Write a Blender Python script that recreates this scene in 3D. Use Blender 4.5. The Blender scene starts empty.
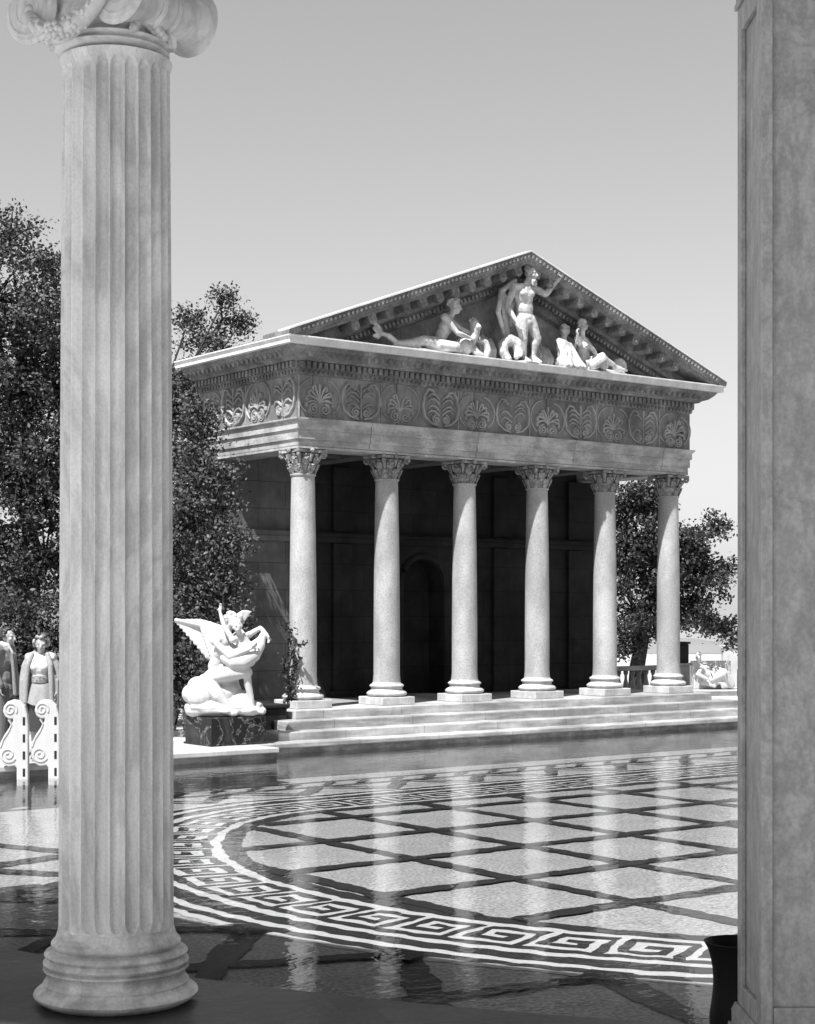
import bpy, bmesh, math, random
import numpy as np
from mathutils import Vector, Matrix, Euler
R = math.radians
PI = math.pi
random.seed(7)
rng = np.random.default_rng(7)

# ------------------------------------------------------------------ camera, sky, sun, exposure
scene = bpy.context.scene
col = scene.collection
W_PX, H_PX, F_PX = 815, 1024, 1660.0
HORIZON = 612.0
EYE = 1.92
cam_d = bpy.data.cameras.new("camera")
cam = bpy.data.objects.new("camera", cam_d)
col.objects.link(cam)
cam.location = (0, 0, EYE)
cam.rotation_euler = (R(90), 0, 0)
cam_d.sensor_fit = 'HORIZONTAL'
cam_d.sensor_width = 36.0
cam_d.lens = 36.0 * F_PX / W_PX
cam_d.shift_x = 0.0
cam_d.shift_y = (HORIZON - H_PX / 2) / W_PX
cam_d.clip_start = 0.1
cam_d.clip_end = 20000
scene.camera = cam

SUN = Vector((-0.287, -0.531, 1.0)).normalized()
sun_elev = math.asin(SUN.z)
sun_az = math.atan2(SUN.x, SUN.y)
world = bpy.data.worlds.new("World")
scene.world = world
world.use_nodes = True
wn = world.node_tree
wn.nodes.clear()
sky = wn.nodes.new('ShaderNodeTexSky')
sky.sky_type = 'NISHITA'
sky.sun_disc = False
sky.sun_elevation = sun_elev
sky.sun_rotation = sun_az
sky.air_density = 1.0
sky.dust_density = 0.6
sky.ozone_density = 1.0
bw = wn.nodes.new('ShaderNodeVectorMath')      # black-and-white film: mostly blue and green sensitive
bw.operation = 'DOT_PRODUCT'
bw.inputs[1].default_value = (.06, .26, .68)
bg = wn.nodes.new('ShaderNodeBackground')
bg.inputs['Strength'].default_value = 0.066
wo = wn.nodes.new('ShaderNodeOutputWorld')
wn.links.new(sky.outputs['Color'], bw.inputs[0])
wn.links.new(bw.outputs['Value'], bg.inputs['Color'])
wn.links.new(bg.outputs['Background'], wo.inputs['Surface'])

sun_d = bpy.data.lights.new("sun", 'SUN')
sun_d.energy = 5.0
sun_d.angle = R(0.5)
sun_d.color = (1, 1, 1)
sun_o = bpy.data.objects.new("sun", sun_d)
col.objects.link(sun_o)
sun_o.location = (-10, -10, 30)
sun_o.rotation_euler = SUN.to_track_quat('Z', 'Y').to_euler()

vs = scene.view_settings
vs.view_transform = 'Standard'
vs.look = 'None'
vs.gamma = 1.0
vs.exposure = 1.03
vs.use_curve_mapping = False
scene.cycles.max_bounces = 8
scene.cycles.transparent_max_bounces = 12

# ------------------------------------------------------------------ object helpers
class MB:
    """collects shapes, links them as ONE mesh object"""
    def __init__(s): s.v = []; s.f = []
    def add(s, vs_, fs):
        o = len(s.v); s.v.extend([tuple(p) for p in vs_]); s.f.extend([tuple(i + o for i in f) for f in fs]); return s
    def box(s, x0, x1, y0, y1, z0, z1, m=None):
        vs_ = [Vector(p) for p in ((x0,y0,z0),(x1,y0,z0),(x1,y1,z0),(x0,y1,z0),(x0,y0,z1),(x1,y0,z1),(x1,y1,z1),(x0,y1,z1))]
        if m is not None: vs_ = [m @ p for p in vs_]
        return s.add(vs_, [(0,3,2,1),(4,5,6,7),(0,1,5,4),(1,2,6,5),(2,3,7,6),(3,0,4,7)])
    def lathe(s, prof, n=32, c=(0,0,0), a0=0.0):
        vs_ = []; fs = []
        k = len(prof)
        for i in range(n):
            a = a0 + 2*PI*i/n
            for r, z in prof: vs_.append((c[0]+r*math.cos(a), c[1]+r*math.sin(a), c[2]+z))
        for i in range(n):
            j = (i+1) % n
            for q in range(k-1): fs.append((i*k+q, j*k+q, j*k+q+1, i*k+q+1))
        fs.append(tuple(i*k for i in range(n))[::-1]); fs.append(tuple(i*k+k-1 for i in range(n)))
        return s.add(vs_, fs)
    def loft(s, rings, closed=True, caps=True):
        k = len(rings[0]); vs_ = [p for r in rings for p in r]; fs = []
        for i in range(len(rings)-1):
            for q in range(k if closed else k-1):
                t = (q+1) % k
                fs.append((i*k+q, i*k+t, (i+1)*k+t, (i+1)*k+q))
        if caps and closed:
            fs.append(tuple(range(k))[::-1]); fs.append(tuple((len(rings)-1)*k+q for q in range(k)))
        return s.add(vs_, fs)
    def tube(s, pts, rad, seg=6, flat=None, up=None):
        """round or flattened tube through pts; flat scales the section along 'up'"""
        pts = [Vector(p) for p in pts]; n = len(pts)
        if not hasattr(rad, '__len__'): rad = [rad]*n
        rings = []
        ref = Vector(up) if up is not None else None
        for i, p in enumerate(pts):
            t = (pts[min(i+1, n-1)] - pts[max(i-1, 0)])
            if t.length < 1e-9: t = Vector((0,0,1))
            t.normalize()
            u_ = ref if ref is not None else (Vector((0,0,1)) if abs(t.z) < .9 else Vector((1,0,0)))
            a = t.cross(u_)
            if a.length < 1e-6: a = t.cross(Vector((1,.1,.2)))
            a.normalize(); b = a.cross(t).normalized()
            fl = 1.0 if flat is None else flat
            rings.append([p + a*(rad[i]*math.cos(2*PI*q/seg)) + b*(rad[i]*fl*math.sin(2*PI*q/seg)) for q in range(seg)])
        return s.loft(rings)
    def cap(s, p0, p1, r0, r1, seg=10):
        p0 = Vector(p0); p1 = Vector(p1); d = p1-p0
        if d.length < 1e-6: d = Vector((0,0,1e-4))
        t = d.normalized()
        a = t.orthogonal().normalized(); b = t.cross(a)
        rings = []
        for k in range(4):
            h = -PI/2 + (k+.35)*PI/2/4
            rings.append((p0 + t*(r0*math.sin(h)), r0*math.cos(h)))
        rings.append((p0, r0)); rings.append((p1, r1))
        for k in range(4):
            h = (k+.65)*PI/2/4
            rings.append((p1 + t*(r1*math.sin(h)), r1*math.cos(h)))
        return s.loft([[c + (a*math.cos(2*PI*q/seg)+b*math.sin(2*PI*q/seg))*r for q in range(seg)] for c, r in rings])
    def chain(s, pts, rads, seg=10):
        for i in range(len(pts)-1): s.cap(pts[i], pts[i+1], rads[i], rads[i+1], seg)
        return s
    def ell(s, c, r, m=None, n=14, k=9):
        c = Vector(c); rings = []
        for i in range(k):
            h = -PI/2 + (i+.3)*PI/(k-.4)
            ring = []
            for q in range(n):
                p = Vector((r[0]*math.cos(h)*math.cos(2*PI*q/n), r[1]*math.cos(h)*math.sin(2*PI*q/n), r[2]*math.sin(h)))
                ring.append(c + (m @ p if m is not None else p))
            rings.append(ring)
        return s.loft(rings)
    def poly(s, outline, d0, d1, plane='xz'):
        """extrude a 2D outline between depths d0 and d1"""
        n = len(outline)
        P = (lambda a, b, d: (a, d, b)) if plane == 'xz' else (lambda a, b, d: (a, b, d))
        vs_ = [P(a, b, d0) for a, b in outline] + [P(a, b, d1) for a, b in outline]
        fs = [tuple(range(n)), tuple(range(2*n-1, n-1, -1))]
        for i in range(n):
            j = (i+1) % n; fs.append((i, i+n, j+n, j))
        return s.add(vs_, fs)
    def mesh(s, name):
        me = bpy.data.meshes.new(name)
        me.from_pydata(s.v, [], s.f)
        bm = bmesh.new(); bm.from_mesh(me); bmesh.ops.recalc_face_normals(bm, faces=bm.faces); 
        if bm.faces and sum(f.normal.z*f.calc_area() for f in bm.faces) < -.9*sum(f.calc_area() for f in bm.faces): bmesh.ops.reverse_faces(bm, faces=bm.faces)
        bm.to_mesh(me); bm.free()
        return me
    def build(s, name, m, parent=None, smooth=None, bevel=0.0):
        me = s.mesh(name)
        if m: me.materials.append(m)
        o = bpy.data.objects.new(name, me); col.objects.link(o)
        if smooth is not None:
            me.shade_smooth(); me.set_sharp_from_angle(angle=R(smooth))
        if bevel:
            b = o.modifiers.new('bevel', 'BEVEL'); b.width = bevel; b.segments = 2; b.limit_method = 'ANGLE'; b.angle_limit = R(40)
        if parent: o.parent = parent
        return o

def empty(name, loc=(0,0,0), rz=0.0):
    o = bpy.data.objects.new(name, None); col.objects.link(o)
    o.empty_display_size = .3
    o.location = loc; o.rotation_euler = (0,0,rz); return o
def tag(o, label=None, cat=None, group=None, kind=None):
    if label: o['label'] = label
    if cat: o['category'] = cat
    if group: o['group'] = group
    if kind: o['kind'] = kind
    return o
def copy_tree(o, parent=None):
    c = o.copy(); col.objects.link(c)
    if parent: c.parent = parent
    for ch in list(o.children): copy_tree(ch, c)
    return c
def sculpt(mb, name, m, parent=None, voxel=.012, smooth=3, factor=.5, disp=None):
    """fuse overlapping solids into one continuous surface"""
    me = mb.mesh('tmp'); o = bpy.data.objects.new('tmp', me); col.objects.link(o)
    md = o.modifiers.new('r', 'REMESH'); md.mode = 'VOXEL'; md.voxel_size = voxel; md.adaptivity = 0
    if smooth:
        sm = o.modifiers.new('s', 'SMOOTH'); sm.iterations = smooth; sm.factor = factor
    dg = bpy.context.evaluated_depsgraph_get()
    nm = bpy.data.meshes.new_from_object(o.evaluated_get(dg)); nm.name = name
    bpy.data.objects.remove(o); bpy.data.meshes.remove(me)
    nm.materials.clear(); nm.materials.append(m); nm.shade_smooth()
    r = bpy.data.objects.new(name, nm); col.objects.link(r)
    if parent: r.parent = parent
    return r

# ------------------------------------------------------------------ materials (a black-and-white place: neutral greys only)
def new_mat(name):
    m = bpy.data.materials.new(name); m.use_nodes = True
    n = m.node_tree; b = n.nodes['Principled BSDF']; return m, n, b
def ramp(n, stops):
    r = n.nodes.new('ShaderNodeValToRGB'); e = r.color_ramp.elements
    while len(e) < len(stops): e.new(.5)
    for el, (p, c) in zip(e, stops):
        el.position = p; el.color = (c, c, c, 1) if not hasattr(c, '__len__') else c
    return r
def noise(n, vec, scale, detail=5, rough=.6, dist=0.0):
    t = n.nodes.new('ShaderNodeTexNoise'); t.inputs['Scale'].default_value = scale; t.inputs['Detail'].default_value = detail
    t.inputs['Roughness'].default_value = rough; t.inputs['Distortion'].default_value = dist
    n.links.new(vec, t.inputs['Vector']); return t
WORLD_COORDS = False
def mapped(n, scale=(1,1,1), rot=(0,0,0)):
    if WORLD_COORDS:
        g = n.nodes.new('ShaderNodeNewGeometry'); mp = n.nodes.new('ShaderNodeMapping')
        mp.inputs['Scale'].default_value = scale; mp.inputs['Rotation'].default_value = rot
        n.links.new(g.outputs['Position'], mp.inputs['Vector']); return mp.outputs['Vector']
    tc = n.nodes.new('ShaderNodeTexCoord'); mp = n.nodes.new('ShaderNodeMapping')
    mp.inputs['Scale'].default_value = scale; mp.inputs['Rotation'].default_value = rot
    n.links.new(tc.outputs['Object'], mp.inputs['Vector']); return mp.outputs['Vector']
def mul(n, a, b, fac=1.0, mode='MULTIPLY'):
    m = n.nodes.new('ShaderNodeMix'); m.data_type = 'RGBA'; m.blend_type = mode; m.inputs['Factor'].default_value = fac
    n.links.new(a, m.inputs['A']); n.links.new(b, m.inputs['B']); return m.outputs['Result']
def stone(name, base, lo=.7, vein=.5, vscale=1.2, vstretch=(1,1,.35), rot=(0,0,0), speck=0.0, sscale=60, rough=.55, bump=.15, bscale=25, stain=0.0, stscale=1.5, ststretch=(1,1,1), joints=None):
    m, n, b = new_mat(name)
    v0 = mapped(n); v1 = mapped(n, vstretch, rot)
    cl = noise(n, v0, 2.3, 6, .6); r1 = ramp(n, [(.3, base*lo), (.62, base)]); n.links.new(cl.outputs['Fac'], r1.inputs['Fac'])
    c = r1.outputs['Color']
    if vein:
        vn = noise(n, v1, vscale, 7, .62, 1.3)
        r2 = ramp(n, [(.44, 1), (.495, 1-vein), (.55, 1)]); n.links.new(vn.outputs['Fac'], r2.inputs['Fac']); c = mul(n, c, r2.outputs['Color'])
    if speck:
        sp = noise(n, v0, sscale, 2, .5); r3 = ramp(n, [(.38, 1-speck), (.6, 1)]); n.links.new(sp.outputs['Fac'], r3.inputs['Fac']); c = mul(n, c, r3.outputs['Color'])
    if stain:
        sv = mapped(n, ststretch); sn = noise(n, sv, stscale, 6, .65); r4 = ramp(n, [(.42, 1-stain), (.6, 1)]); n.links.new(sn.outputs['Fac'], r4.inputs['Fac']); c = mul(n, c, r4.outputs['Color'])
    if joints:
        br = n.nodes.new('ShaderNodeTexBrick'); jv = mapped(n, (1,1,1), joints.get('rot', (0,0,0)))
        n.links.new(jv, br.inputs['Vector'])
        br.inputs['Scale'].default_value = 1; br.inputs['Brick Width'].default_value = joints['w']; br.inputs['Row Height'].default_value = joints['h']
        br.inputs['Mortar Size'].default_value = joints.get('m', .006); br.inputs['Color1'].default_value = (1,1,1,1)
        br.inputs['Color2'].default_value = (joints.get('var', .85),)*3+(1,); br.inputs['Mortar'].default_value = (joints.get('dark', .4),)*3+(1,)
        c = mul(n, c, br.outputs['Color'])
    n.links.new(c, b.inputs['Base Color'])
    b.inputs['Roughness'].default_value = rough
    if bump:
        bn = noise(n, v0, bscale, 4, .6); bp = n.nodes.new('ShaderNodeBump'); bp.inputs['Strength'].default_value = bump; bp.inputs['Distance'].default_value = .02
        n.links.new(bn.outputs['Fac'], bp.inputs['Height']); n.links.new(bp.outputs['Normal'], b.inputs['Normal'])
    return m
def plain(name, base, rough=.7, var=.25, scale=12, bump=.1):
    m, n, b = new_mat(name)
    t = noise(n, mapped(n), scale, 4, .6); r = ramp(n, [(.35, base*(1-var)), (.65, base)]); n.links.new(t.outputs['Fac'], r.inputs['Fac'])
    n.links.new(r.outputs['Color'], b.inputs['Base Color']); b.inputs['Roughness'].default_value = rough
    if bump:
        bp = n.nodes.new('ShaderNodeBump'); bp.inputs['Strength'].default_value = bump; bp.inputs['Distance'].default_value = .01
        n.links.new(t.outputs['Fac'], bp.inputs['Height']); n.links.new(bp.outputs['Normal'], b.inputs['Normal'])
    return m

M = {}
M['flute'] = stone('fluted marble', 0.86, .9, .22, 1.6, (1,1,.4), rough=.5, bump=.12, bscale=60, speck=.1, sscale=70, stain=.22, stscale=2.6, ststretch=(3.2,3.2,.22))
M['flutebase'] = stone('column base marble', .78, .8, .2, 2.0, (1,1,.8), rough=.5, bump=.2, bscale=45, speck=.12, sscale=60, stain=.38, stscale=4.5, ststretch=(1,1,2.2))
M['capital'] = stone('carved capital marble', .76, .8, .2, 2.0, rough=.55, bump=.1, stain=.2, stscale=4)
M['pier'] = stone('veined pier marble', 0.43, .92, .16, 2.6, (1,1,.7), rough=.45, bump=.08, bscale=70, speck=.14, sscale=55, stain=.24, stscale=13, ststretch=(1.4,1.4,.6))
WORLD_COORDS = True
M['granite'] = stone('granite shaft', 0.42, .88, 0, speck=.22, sscale=45, rough=.6, bump=.15, bscale=40, stain=.3, stscale=1.6, ststretch=(1,1,.45))
M['colbase'] = stone('white marble base', 0.5, .8, .15, 3, rough=.55, bump=.1, stain=.2, stscale=5)
M['corinth'] = stone('weathered capital', 0.42, .6, 0, speck=.4, sscale=28, rough=.8, bump=.8, bscale=35, stain=.45, stscale=9)
WORLD_COORDS = False
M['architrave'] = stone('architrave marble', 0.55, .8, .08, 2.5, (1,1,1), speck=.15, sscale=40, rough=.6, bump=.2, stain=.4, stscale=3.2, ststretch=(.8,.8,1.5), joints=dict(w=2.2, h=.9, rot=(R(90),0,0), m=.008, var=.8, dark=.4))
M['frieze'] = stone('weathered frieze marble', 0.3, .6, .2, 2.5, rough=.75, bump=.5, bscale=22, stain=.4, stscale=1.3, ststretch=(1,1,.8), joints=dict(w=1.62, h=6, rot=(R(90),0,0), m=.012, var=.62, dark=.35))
M['carving'] = stone('pale frieze carving', 0.4, .7, .1, 2.5, rough=.75, bump=.4, bscale=22, stain=.4, stscale=1.6)  # paler than its ground: relief contrast painted in, as the light gives little
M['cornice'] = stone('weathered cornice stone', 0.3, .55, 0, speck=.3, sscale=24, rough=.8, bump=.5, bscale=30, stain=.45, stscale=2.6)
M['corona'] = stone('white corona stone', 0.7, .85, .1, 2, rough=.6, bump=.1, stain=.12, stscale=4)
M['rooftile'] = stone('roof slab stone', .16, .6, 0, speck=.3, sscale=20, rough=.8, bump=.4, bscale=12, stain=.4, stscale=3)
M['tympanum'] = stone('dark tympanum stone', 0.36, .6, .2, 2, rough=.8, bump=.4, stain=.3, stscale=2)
M['wall'] = stone('cella wall stone', 0.032, .75, .1, 2, rough=.8, bump=.25, stain=.35, stscale=1.2, joints=dict(w=1.1, h=.46, rot=(R(90),0,0), m=.007, var=.82, dark=.55))  # portico shade put into the colour: near-black instead of pale stone
M['antawall'] = stone('pale wall ashlar', .2, .8, .1, 2, rough=.8, bump=.25, stain=.3, stscale=1.4, joints=dict(w=1.1, h=.46, rot=(R(90),0,0), m=.007, var=.85, dark=.5))  # same wall in a paler tone, painted lit where the sun patch lands
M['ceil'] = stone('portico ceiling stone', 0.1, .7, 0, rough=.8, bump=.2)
M['steps'] = stone('step marble', 0.48, .75, .1, 2, rough=.6, bump=.2, bscale=14, stain=.48, stscale=1.6, ststretch=(.5,.5,3.5), joints=dict(w=1.5, h=50, m=.006, var=.9, dark=.5))
M['statue'] = stone('white statue marble', 0.45, .94, .05, 3, rough=.5, bump=.05, bscale=40)
M['pedfig'] = stone('pediment statue marble', 0.6, .8, .1, 3, rough=.6, bump=.35, bscale=30, stain=.42, stscale=6)
M['rockfig'] = stone('pediment rockwork', 0.42, .7, 0, rough=.8, bump=.5, stain=.3, stscale=4)
M['verde'] = stone('dark veined marble', .035, .6, 0, rough=.25, bump=.0)
def verde():
    m, n, b = new_mat('dark green-black veined marble')
    v = mapped(n); t = noise(n, v, 1.7, 9, .62, 1.2)
    r = ramp(n, [(.44, .018), (.462, .05), (.47, .22), (.478, .05), (.50, .018), (.66, .05)]); n.links.new(t.outputs['Fac'], r.inputs['Fac'])
    n.links.new(r.outputs['Color'], b.inputs['Base Color']); b.inputs['Roughness'].default_value = .25; return m
M['verde'] = verde()
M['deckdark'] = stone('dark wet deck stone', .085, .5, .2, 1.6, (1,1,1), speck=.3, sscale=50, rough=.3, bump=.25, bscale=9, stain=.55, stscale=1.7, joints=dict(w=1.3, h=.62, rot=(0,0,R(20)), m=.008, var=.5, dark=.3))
M['deck'] = stone('terrace paving', 0.55, .75, .1, 1.6, (1,1,1), rough=.7, bump=.2, stain=.3, stscale=1.1, joints=dict(w=.9, h=.9, m=.008, var=.85, dark=.5))
M['coping'] = stone('white coping marble', 0.5, .8, .1, 2, rough=.55, bump=.1, stain=.2, stscale=2)
M['wetwall'] = stone('wet pool wall', .22, .55, .2, 2, rough=.5, bump=.2, stain=.5, stscale=2.5, ststretch=(1,1,3))
M['terrain'] = plain('dry hillside soil', 0.16, .9, .4, .4)
M['hill'] = plain('hazy dry grass hills', 0.2, .95, .25, .004)  # the dry grass's own tone
M['poolwhite'] = stone('white mosaic', 0.55, .9, 0, speck=.12, sscale=30, rough=.6, bump=0)
M['pooldark'] = stone('black mosaic', .03, .7, 0, speck=.2, sscale=30, rough=.5, bump=0)
M['poolfloor'] = stone('pale marble pool floor', 0.5, .82, .0, 1.4, (1,1,1), speck=.5, sscale=30, rough=.6, bump=0, stain=.1, stscale=.8)
M['bronze'] = plain('black bronze', .012, .45, .3, 14)
M['bark'] = stone('bark', .055, .5, 0, speck=.5, sscale=20, rough=.9, bump=.8, bscale=18)
M['baluster'] = stone('shaded balustrade stone', .3, .7, 0, rough=.8, bump=.2, stain=.3, stscale=3)  # even mid-grey stone with random stains
M['iron'] = plain('painted iron', .03, .5, .2)
def leafmat(name, lo, hi):
    m, n, b = new_mat(name)
    g = n.nodes.new('ShaderNodeNewGeometry'); r = ramp(n, [(0, lo), (.75, (lo+hi)/2), (1, hi)])
    n.links.new(g.outputs['Random Per Island'], r.inputs['Fac']); n.links.new(r.outputs['Color'], b.inputs['Base Color'])
    b.inputs['Roughness'].default_value = .55; return m
M['leaf'] = leafmat('oak leaves', .035, .10)
M['leafdark'] = leafmat('dark evergreen leaves', .02, .07)
M['skin'] = plain('skin', 0.3, .5, .08, 20, .02)
M['darkhair'] = plain('dark hair', .03, .45, .4, 60, .3)
M['fairhair'] = plain('fair wavy hair', .28, .45, .5, 40, .4)
M['suit'] = plain('light grey flannel', 0.2, .85, .2, 40, .2)
M['trousers'] = plain('grey trousers', 0.1, .85, .2, 40, .2)
M['shirt'] = plain('white cotton', 0.5, .8, .06, 40, .1)
M['skirt'] = plain('pale skirt cloth', 0.26, .8, .2, 25, .2)
M['coat'] = plain('pale wool coat', 0.28, .9, .25, 45, .3)
M['sash'] = plain('patterned sash', .35, .8, .85, 45, .1)
M['shoe'] = plain('dark leather', .04, .4, .2, 30, .05)

for k_ in ('wall','ceil','pooldark','bark','tympanum','antawall','bronze','verde'): M[k_].node_tree.nodes['Principled BSDF'].inputs['Specular IOR Level'].default_value = .08
for k_ in ('leaf','leafdark'): M[k_].node_tree.nodes['Principled BSDF'].inputs['Specular IOR Level'].default_value = .3
# water: clear, reflecting by Fresnel, small ripples
def water_mat():
    m = bpy.data.materials.new('pool water'); m.use_nodes = True; n = m.node_tree; n.nodes.clear()
    out = n.nodes.new('ShaderNodeOutputMaterial'); mix = n.nodes.new('ShaderNodeMixShader'); tr = n.nodes.new('ShaderNodeBsdfTransparent'); gl = n.nodes.new('ShaderNodeBsdfGlossy')
    fr = n.nodes.new('ShaderNodeFresnel'); fr.inputs['IOR'].default_value = 1.33
    tr.inputs['Color'].default_value = (.88,.88,.88,1); gl.inputs['Color'].default_value = (.78,.78,.78,1); gl.inputs['Roughness'].default_value = .015
    v1 = mapped(n, (1.0,1.6,1)); a = noise(n, v1, 2.6, 3, .55, .4); v2 = mapped(n, (1,1.3,1), (0,0,R(35))); b2 = noise(n, v2, 14, 2, .5, .3)
    ad = n.nodes.new('ShaderNodeMath'); ad.operation = 'MULTIPLY_ADD'; ad.inputs[1].default_value = .22
    n.links.new(b2.outputs['Fac'], ad.inputs[0]); n.links.new(a.outputs['Fac'], ad.inputs[2])
    bp = n.nodes.new('ShaderNodeBump'); bp.inputs['Strength'].default_value = 1.0; bp.inputs['Distance'].default_value = .0048
    n.links.new(ad.outputs[0], bp.inputs['Height']); n.links.new(bp.outputs['Normal'], gl.inputs['Normal'])
    n.links.new(fr.outputs['Fac'], mix.inputs['Fac']); n.links.new(tr.outputs[0], mix.inputs[1]); n.links.new(gl.outputs[0], mix.inputs[2]); n.links.new(mix.outputs[0], out.inputs['Surface'])
    return m
M['water'] = water_mat()

# ------------------------------------------------------------------ frames: the temple grid (u along its front, v into it)
T0 = Vector((-1.637, 26.0, 0)); TA = math.atan2(.604, .797)
TM = Matrix.Translation(T0) @ Matrix.Rotation(TA, 4, 'Z')
def uvw(u, v, z=0.0): return TM @ Vector((u, v, z))
def framed(o):
    o.location = T0; o.rotation_euler = (0,0,TA); return o
PC = (-.4, -9.9)            # centre of the pool's round end, in temple grid
PR = 10.55
WATER_Z, FLOOR_Z = -.13, -.5
UE = 8.15                   # last column axis

# ------------------------------------------------------------------ ground, pool, water
t_ = MB(); S_ = 6000
n_ = 40
gv = []
for i in range(n_+1):
    for j in range(n_+1):
        x = (i/n_*2-1); y = (j/n_*2-1); x = math.copysign(abs(x)**3, x)*S_; y = math.copysign(abs(y)**3, y)*S_
        gv.append((x, y, -.9 - 40*min(1, max(0, (math.hypot(x, y)-70)/600))))
t_.add(gv, [(i*(n_+1)+j, (i+1)*(n_+1)+j, (i+1)*(n_+1)+j+1, i*(n_+1)+j+1) for i in range(n_) for j in range(n_)])
tag(t_.build('terrain', M['terrain'], smooth=60), kind='structure')

def pool_outline():
    P = []
    c2 = (9.5, PC[1])
    a1 = math.asin((-1.5-PC[1])/PR)
    for k in range(25): a = -PI/2 + (a1+PI/2)*k/24; P.append((c2[0]+PR*math.cos(a), c2[1]+PR*math.sin(a)))
    for k in range(1, 13): P.append((c2[0]+PR*math.cos(a1) + (-1.8-(c2[0]+PR*math.cos(a1)))*k/12, -1.5))
    P += [(-1.8,-2.05), (-3.3,-2.05), (-4.9,-2.05), (-5.4,-2.4)]
    a2 = PI - math.asin((-2.4-PC[1])/PR)
    for k in range(61): a = a2 + (1.5*PI-a2)*k/60; P.append((PC[0]+PR*math.cos(a), PC[1]+PR*math.sin(a)))
    for k in range(1, 8): P.append((PC[0]+(c2[0]-PC[0])*k/8, PC[1]-PR))
    return P
PO = pool_outline(); NP = len(PO); MID = (4.5, -9.9)
dk = MB(); ring2 = []
for (u, v) in PO:
    a = math.atan2(v-MID[1], u-MID[0]); ring2.append((MID[0]+55*math.cos(a), MID[1]+55*math.sin(a)))
dk.add([(u,v,0) for u,v in PO]+[(u,v,0) for u,v in ring2]+[(u,v,-1.0) for u,v in ring2],
       [(i, i+NP, (i+1)%NP+NP, (i+1)%NP) for i in range(NP)] + [(i+NP, i+2*NP, (i+1)%NP+2*NP, (i+1)%NP+NP) for i in range(NP)])
tag(framed(dk.build('terrace_paving', M['deck'])), kind='structure')
pw = MB(); pw.add([(u,v,-.002) for u,v in PO]+[(u,v,FLOOR_Z-.1) for u,v in PO], [(i, (i+1)%NP, (i+1)%NP+NP, i+NP) for i in range(NP)])
tag(framed(pw.build('pool_wall', M['wetwall'])), kind='structure')
pf = MB(); pf.add([(MID[0]+(u-MID[0])*1.01, MID[1]+(v-MID[1])*1.01, FLOOR_Z) for u,v in PO]+[(MID[0],MID[1],FLOOR_Z)], [(i,(i+1)%NP,NP) for i in range(NP)])
tag(framed(pf.build('pool_floor', M['poolfloor'])), kind='structure')
wt = MB(); wt.add([(u,v,WATER_Z) for u,v in PO]+[(MID[0],MID[1],WATER_Z)], [(i,(i+1)%NP,NP) for i in range(NP)])
tag(framed(wt.build('water', M['water'])), kind='structure')
def ring_sector(mb, r0, r1, a0, a1, z, n=80, c=PC, thick=0.0):
    vs_ = []
    for k in range(n+1):
        a = a0+(a1-a0)*k/n
        vs_ += [(c[0]+r0*math.cos(a), c[1]+r0*math.sin(a), z), (c[0]+r1*math.cos(a), c[1]+r1*math.sin(a), z)]
    mb.add(vs_, [(2*k, 2*k+1, 2*k+3, 2*k+2) for k in range(n)])
    if thick:
        o = []
        for k in range(n+1):
            a = a0+(a1-a0)*k/n
            o += [(c[0]+r0*math.cos(a), c[1]+r0*math.sin(a), z-thick), (c[0]+r0*math.cos(a), c[1]+r0*math.sin(a), z)]
        mb.add(o, [(2*k, 2*k+1, 2*k+3, 2*k+2) for k in range(n)])
# near deck under the colonnade: dark stone
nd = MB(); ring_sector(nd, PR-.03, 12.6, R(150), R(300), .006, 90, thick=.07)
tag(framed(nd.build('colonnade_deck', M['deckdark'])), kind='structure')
# white coping along the far edge
cp = MB()
cp.poly([(-8.3,-2.44),(-5.36,-2.44),(-5.0,-2.1),(-8.3,-2.1)], -.05, .02, 'xy')
cp.poly([(-4.86,-2.09),(-1.78,-2.09),(-1.78,-.55),(-4.86,-.55)], -.05, .02, 'xy')
tag(framed(cp.build('pool_coping', M['coping'], bevel=.012)), kind='structure')

# mosaic on the pool floor
ARC_TOP = -5.15
R_IN = 5.78
# centre line path of the band: circle arc from near side round the left, a tight corner, then straight along the far side
def path_pts():
    P = []
    # inner edge path (u,v) with outward normal
    a_end = PI - math.asin((ARC_TOP-.75-PC[1])/R_IN)        # where the arc leaves for the far side
    N = 220
    for k in range(N+1):
        a = 2.1*PI + (a_end-2.1*PI)*k/N
        P.append(((PC[0]+R_IN*math.cos(a), PC[1]+R_IN*math.sin(a)), (math.cos(a), math.sin(a))))
    # blend corner
    (pu, pv), (nu, nv) = P[-1]
    a0 = math.atan2(nv, nu); 
    rc = (ARC_TOP-pv)/(1-math.sin(a0)); cu = pu-rc*math.cos(a0); cv = pv-rc*math.sin(a0)
    for k in range(1, 25):
        a = a0+(PI/2-a0)*k/24; P.append(((cu+rc*math.cos(a), cv+rc*math.sin(a)), (math.cos(a), math.sin(a))))
    u0 = P[-1][0][0]
    for k in range(1, 101): P.append(((u0+(14-u0)*k/100, ARC_TOP), (0,1)))
    return P
PP = path_pts()
_s = [0.0]
for i in range(1, len(PP)):
    m0 = (PP[i-1][0][0]+PP[i-1][1][0]*.8, PP[i-1][0][1]+PP[i-1][1][1]*.8); m1 = (PP[i][0][0]+PP[i][1][0]*.8, PP[i][0][1]+PP[i][1][1]*.8)
    _s.append(_s[-1]+math.hypot(m1[0]-m0[0], m1[1]-m0[1]))
_s = np.array(_s); _pu = np.array([p[0][0] for p in PP]); _pv = np.array([p[0][1] for p in PP]); _nu = np.array([p[1][0] for p in PP]); _nv = np.array([p[1][1] for p in PP])
S_END = float(_s[-1])
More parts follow.
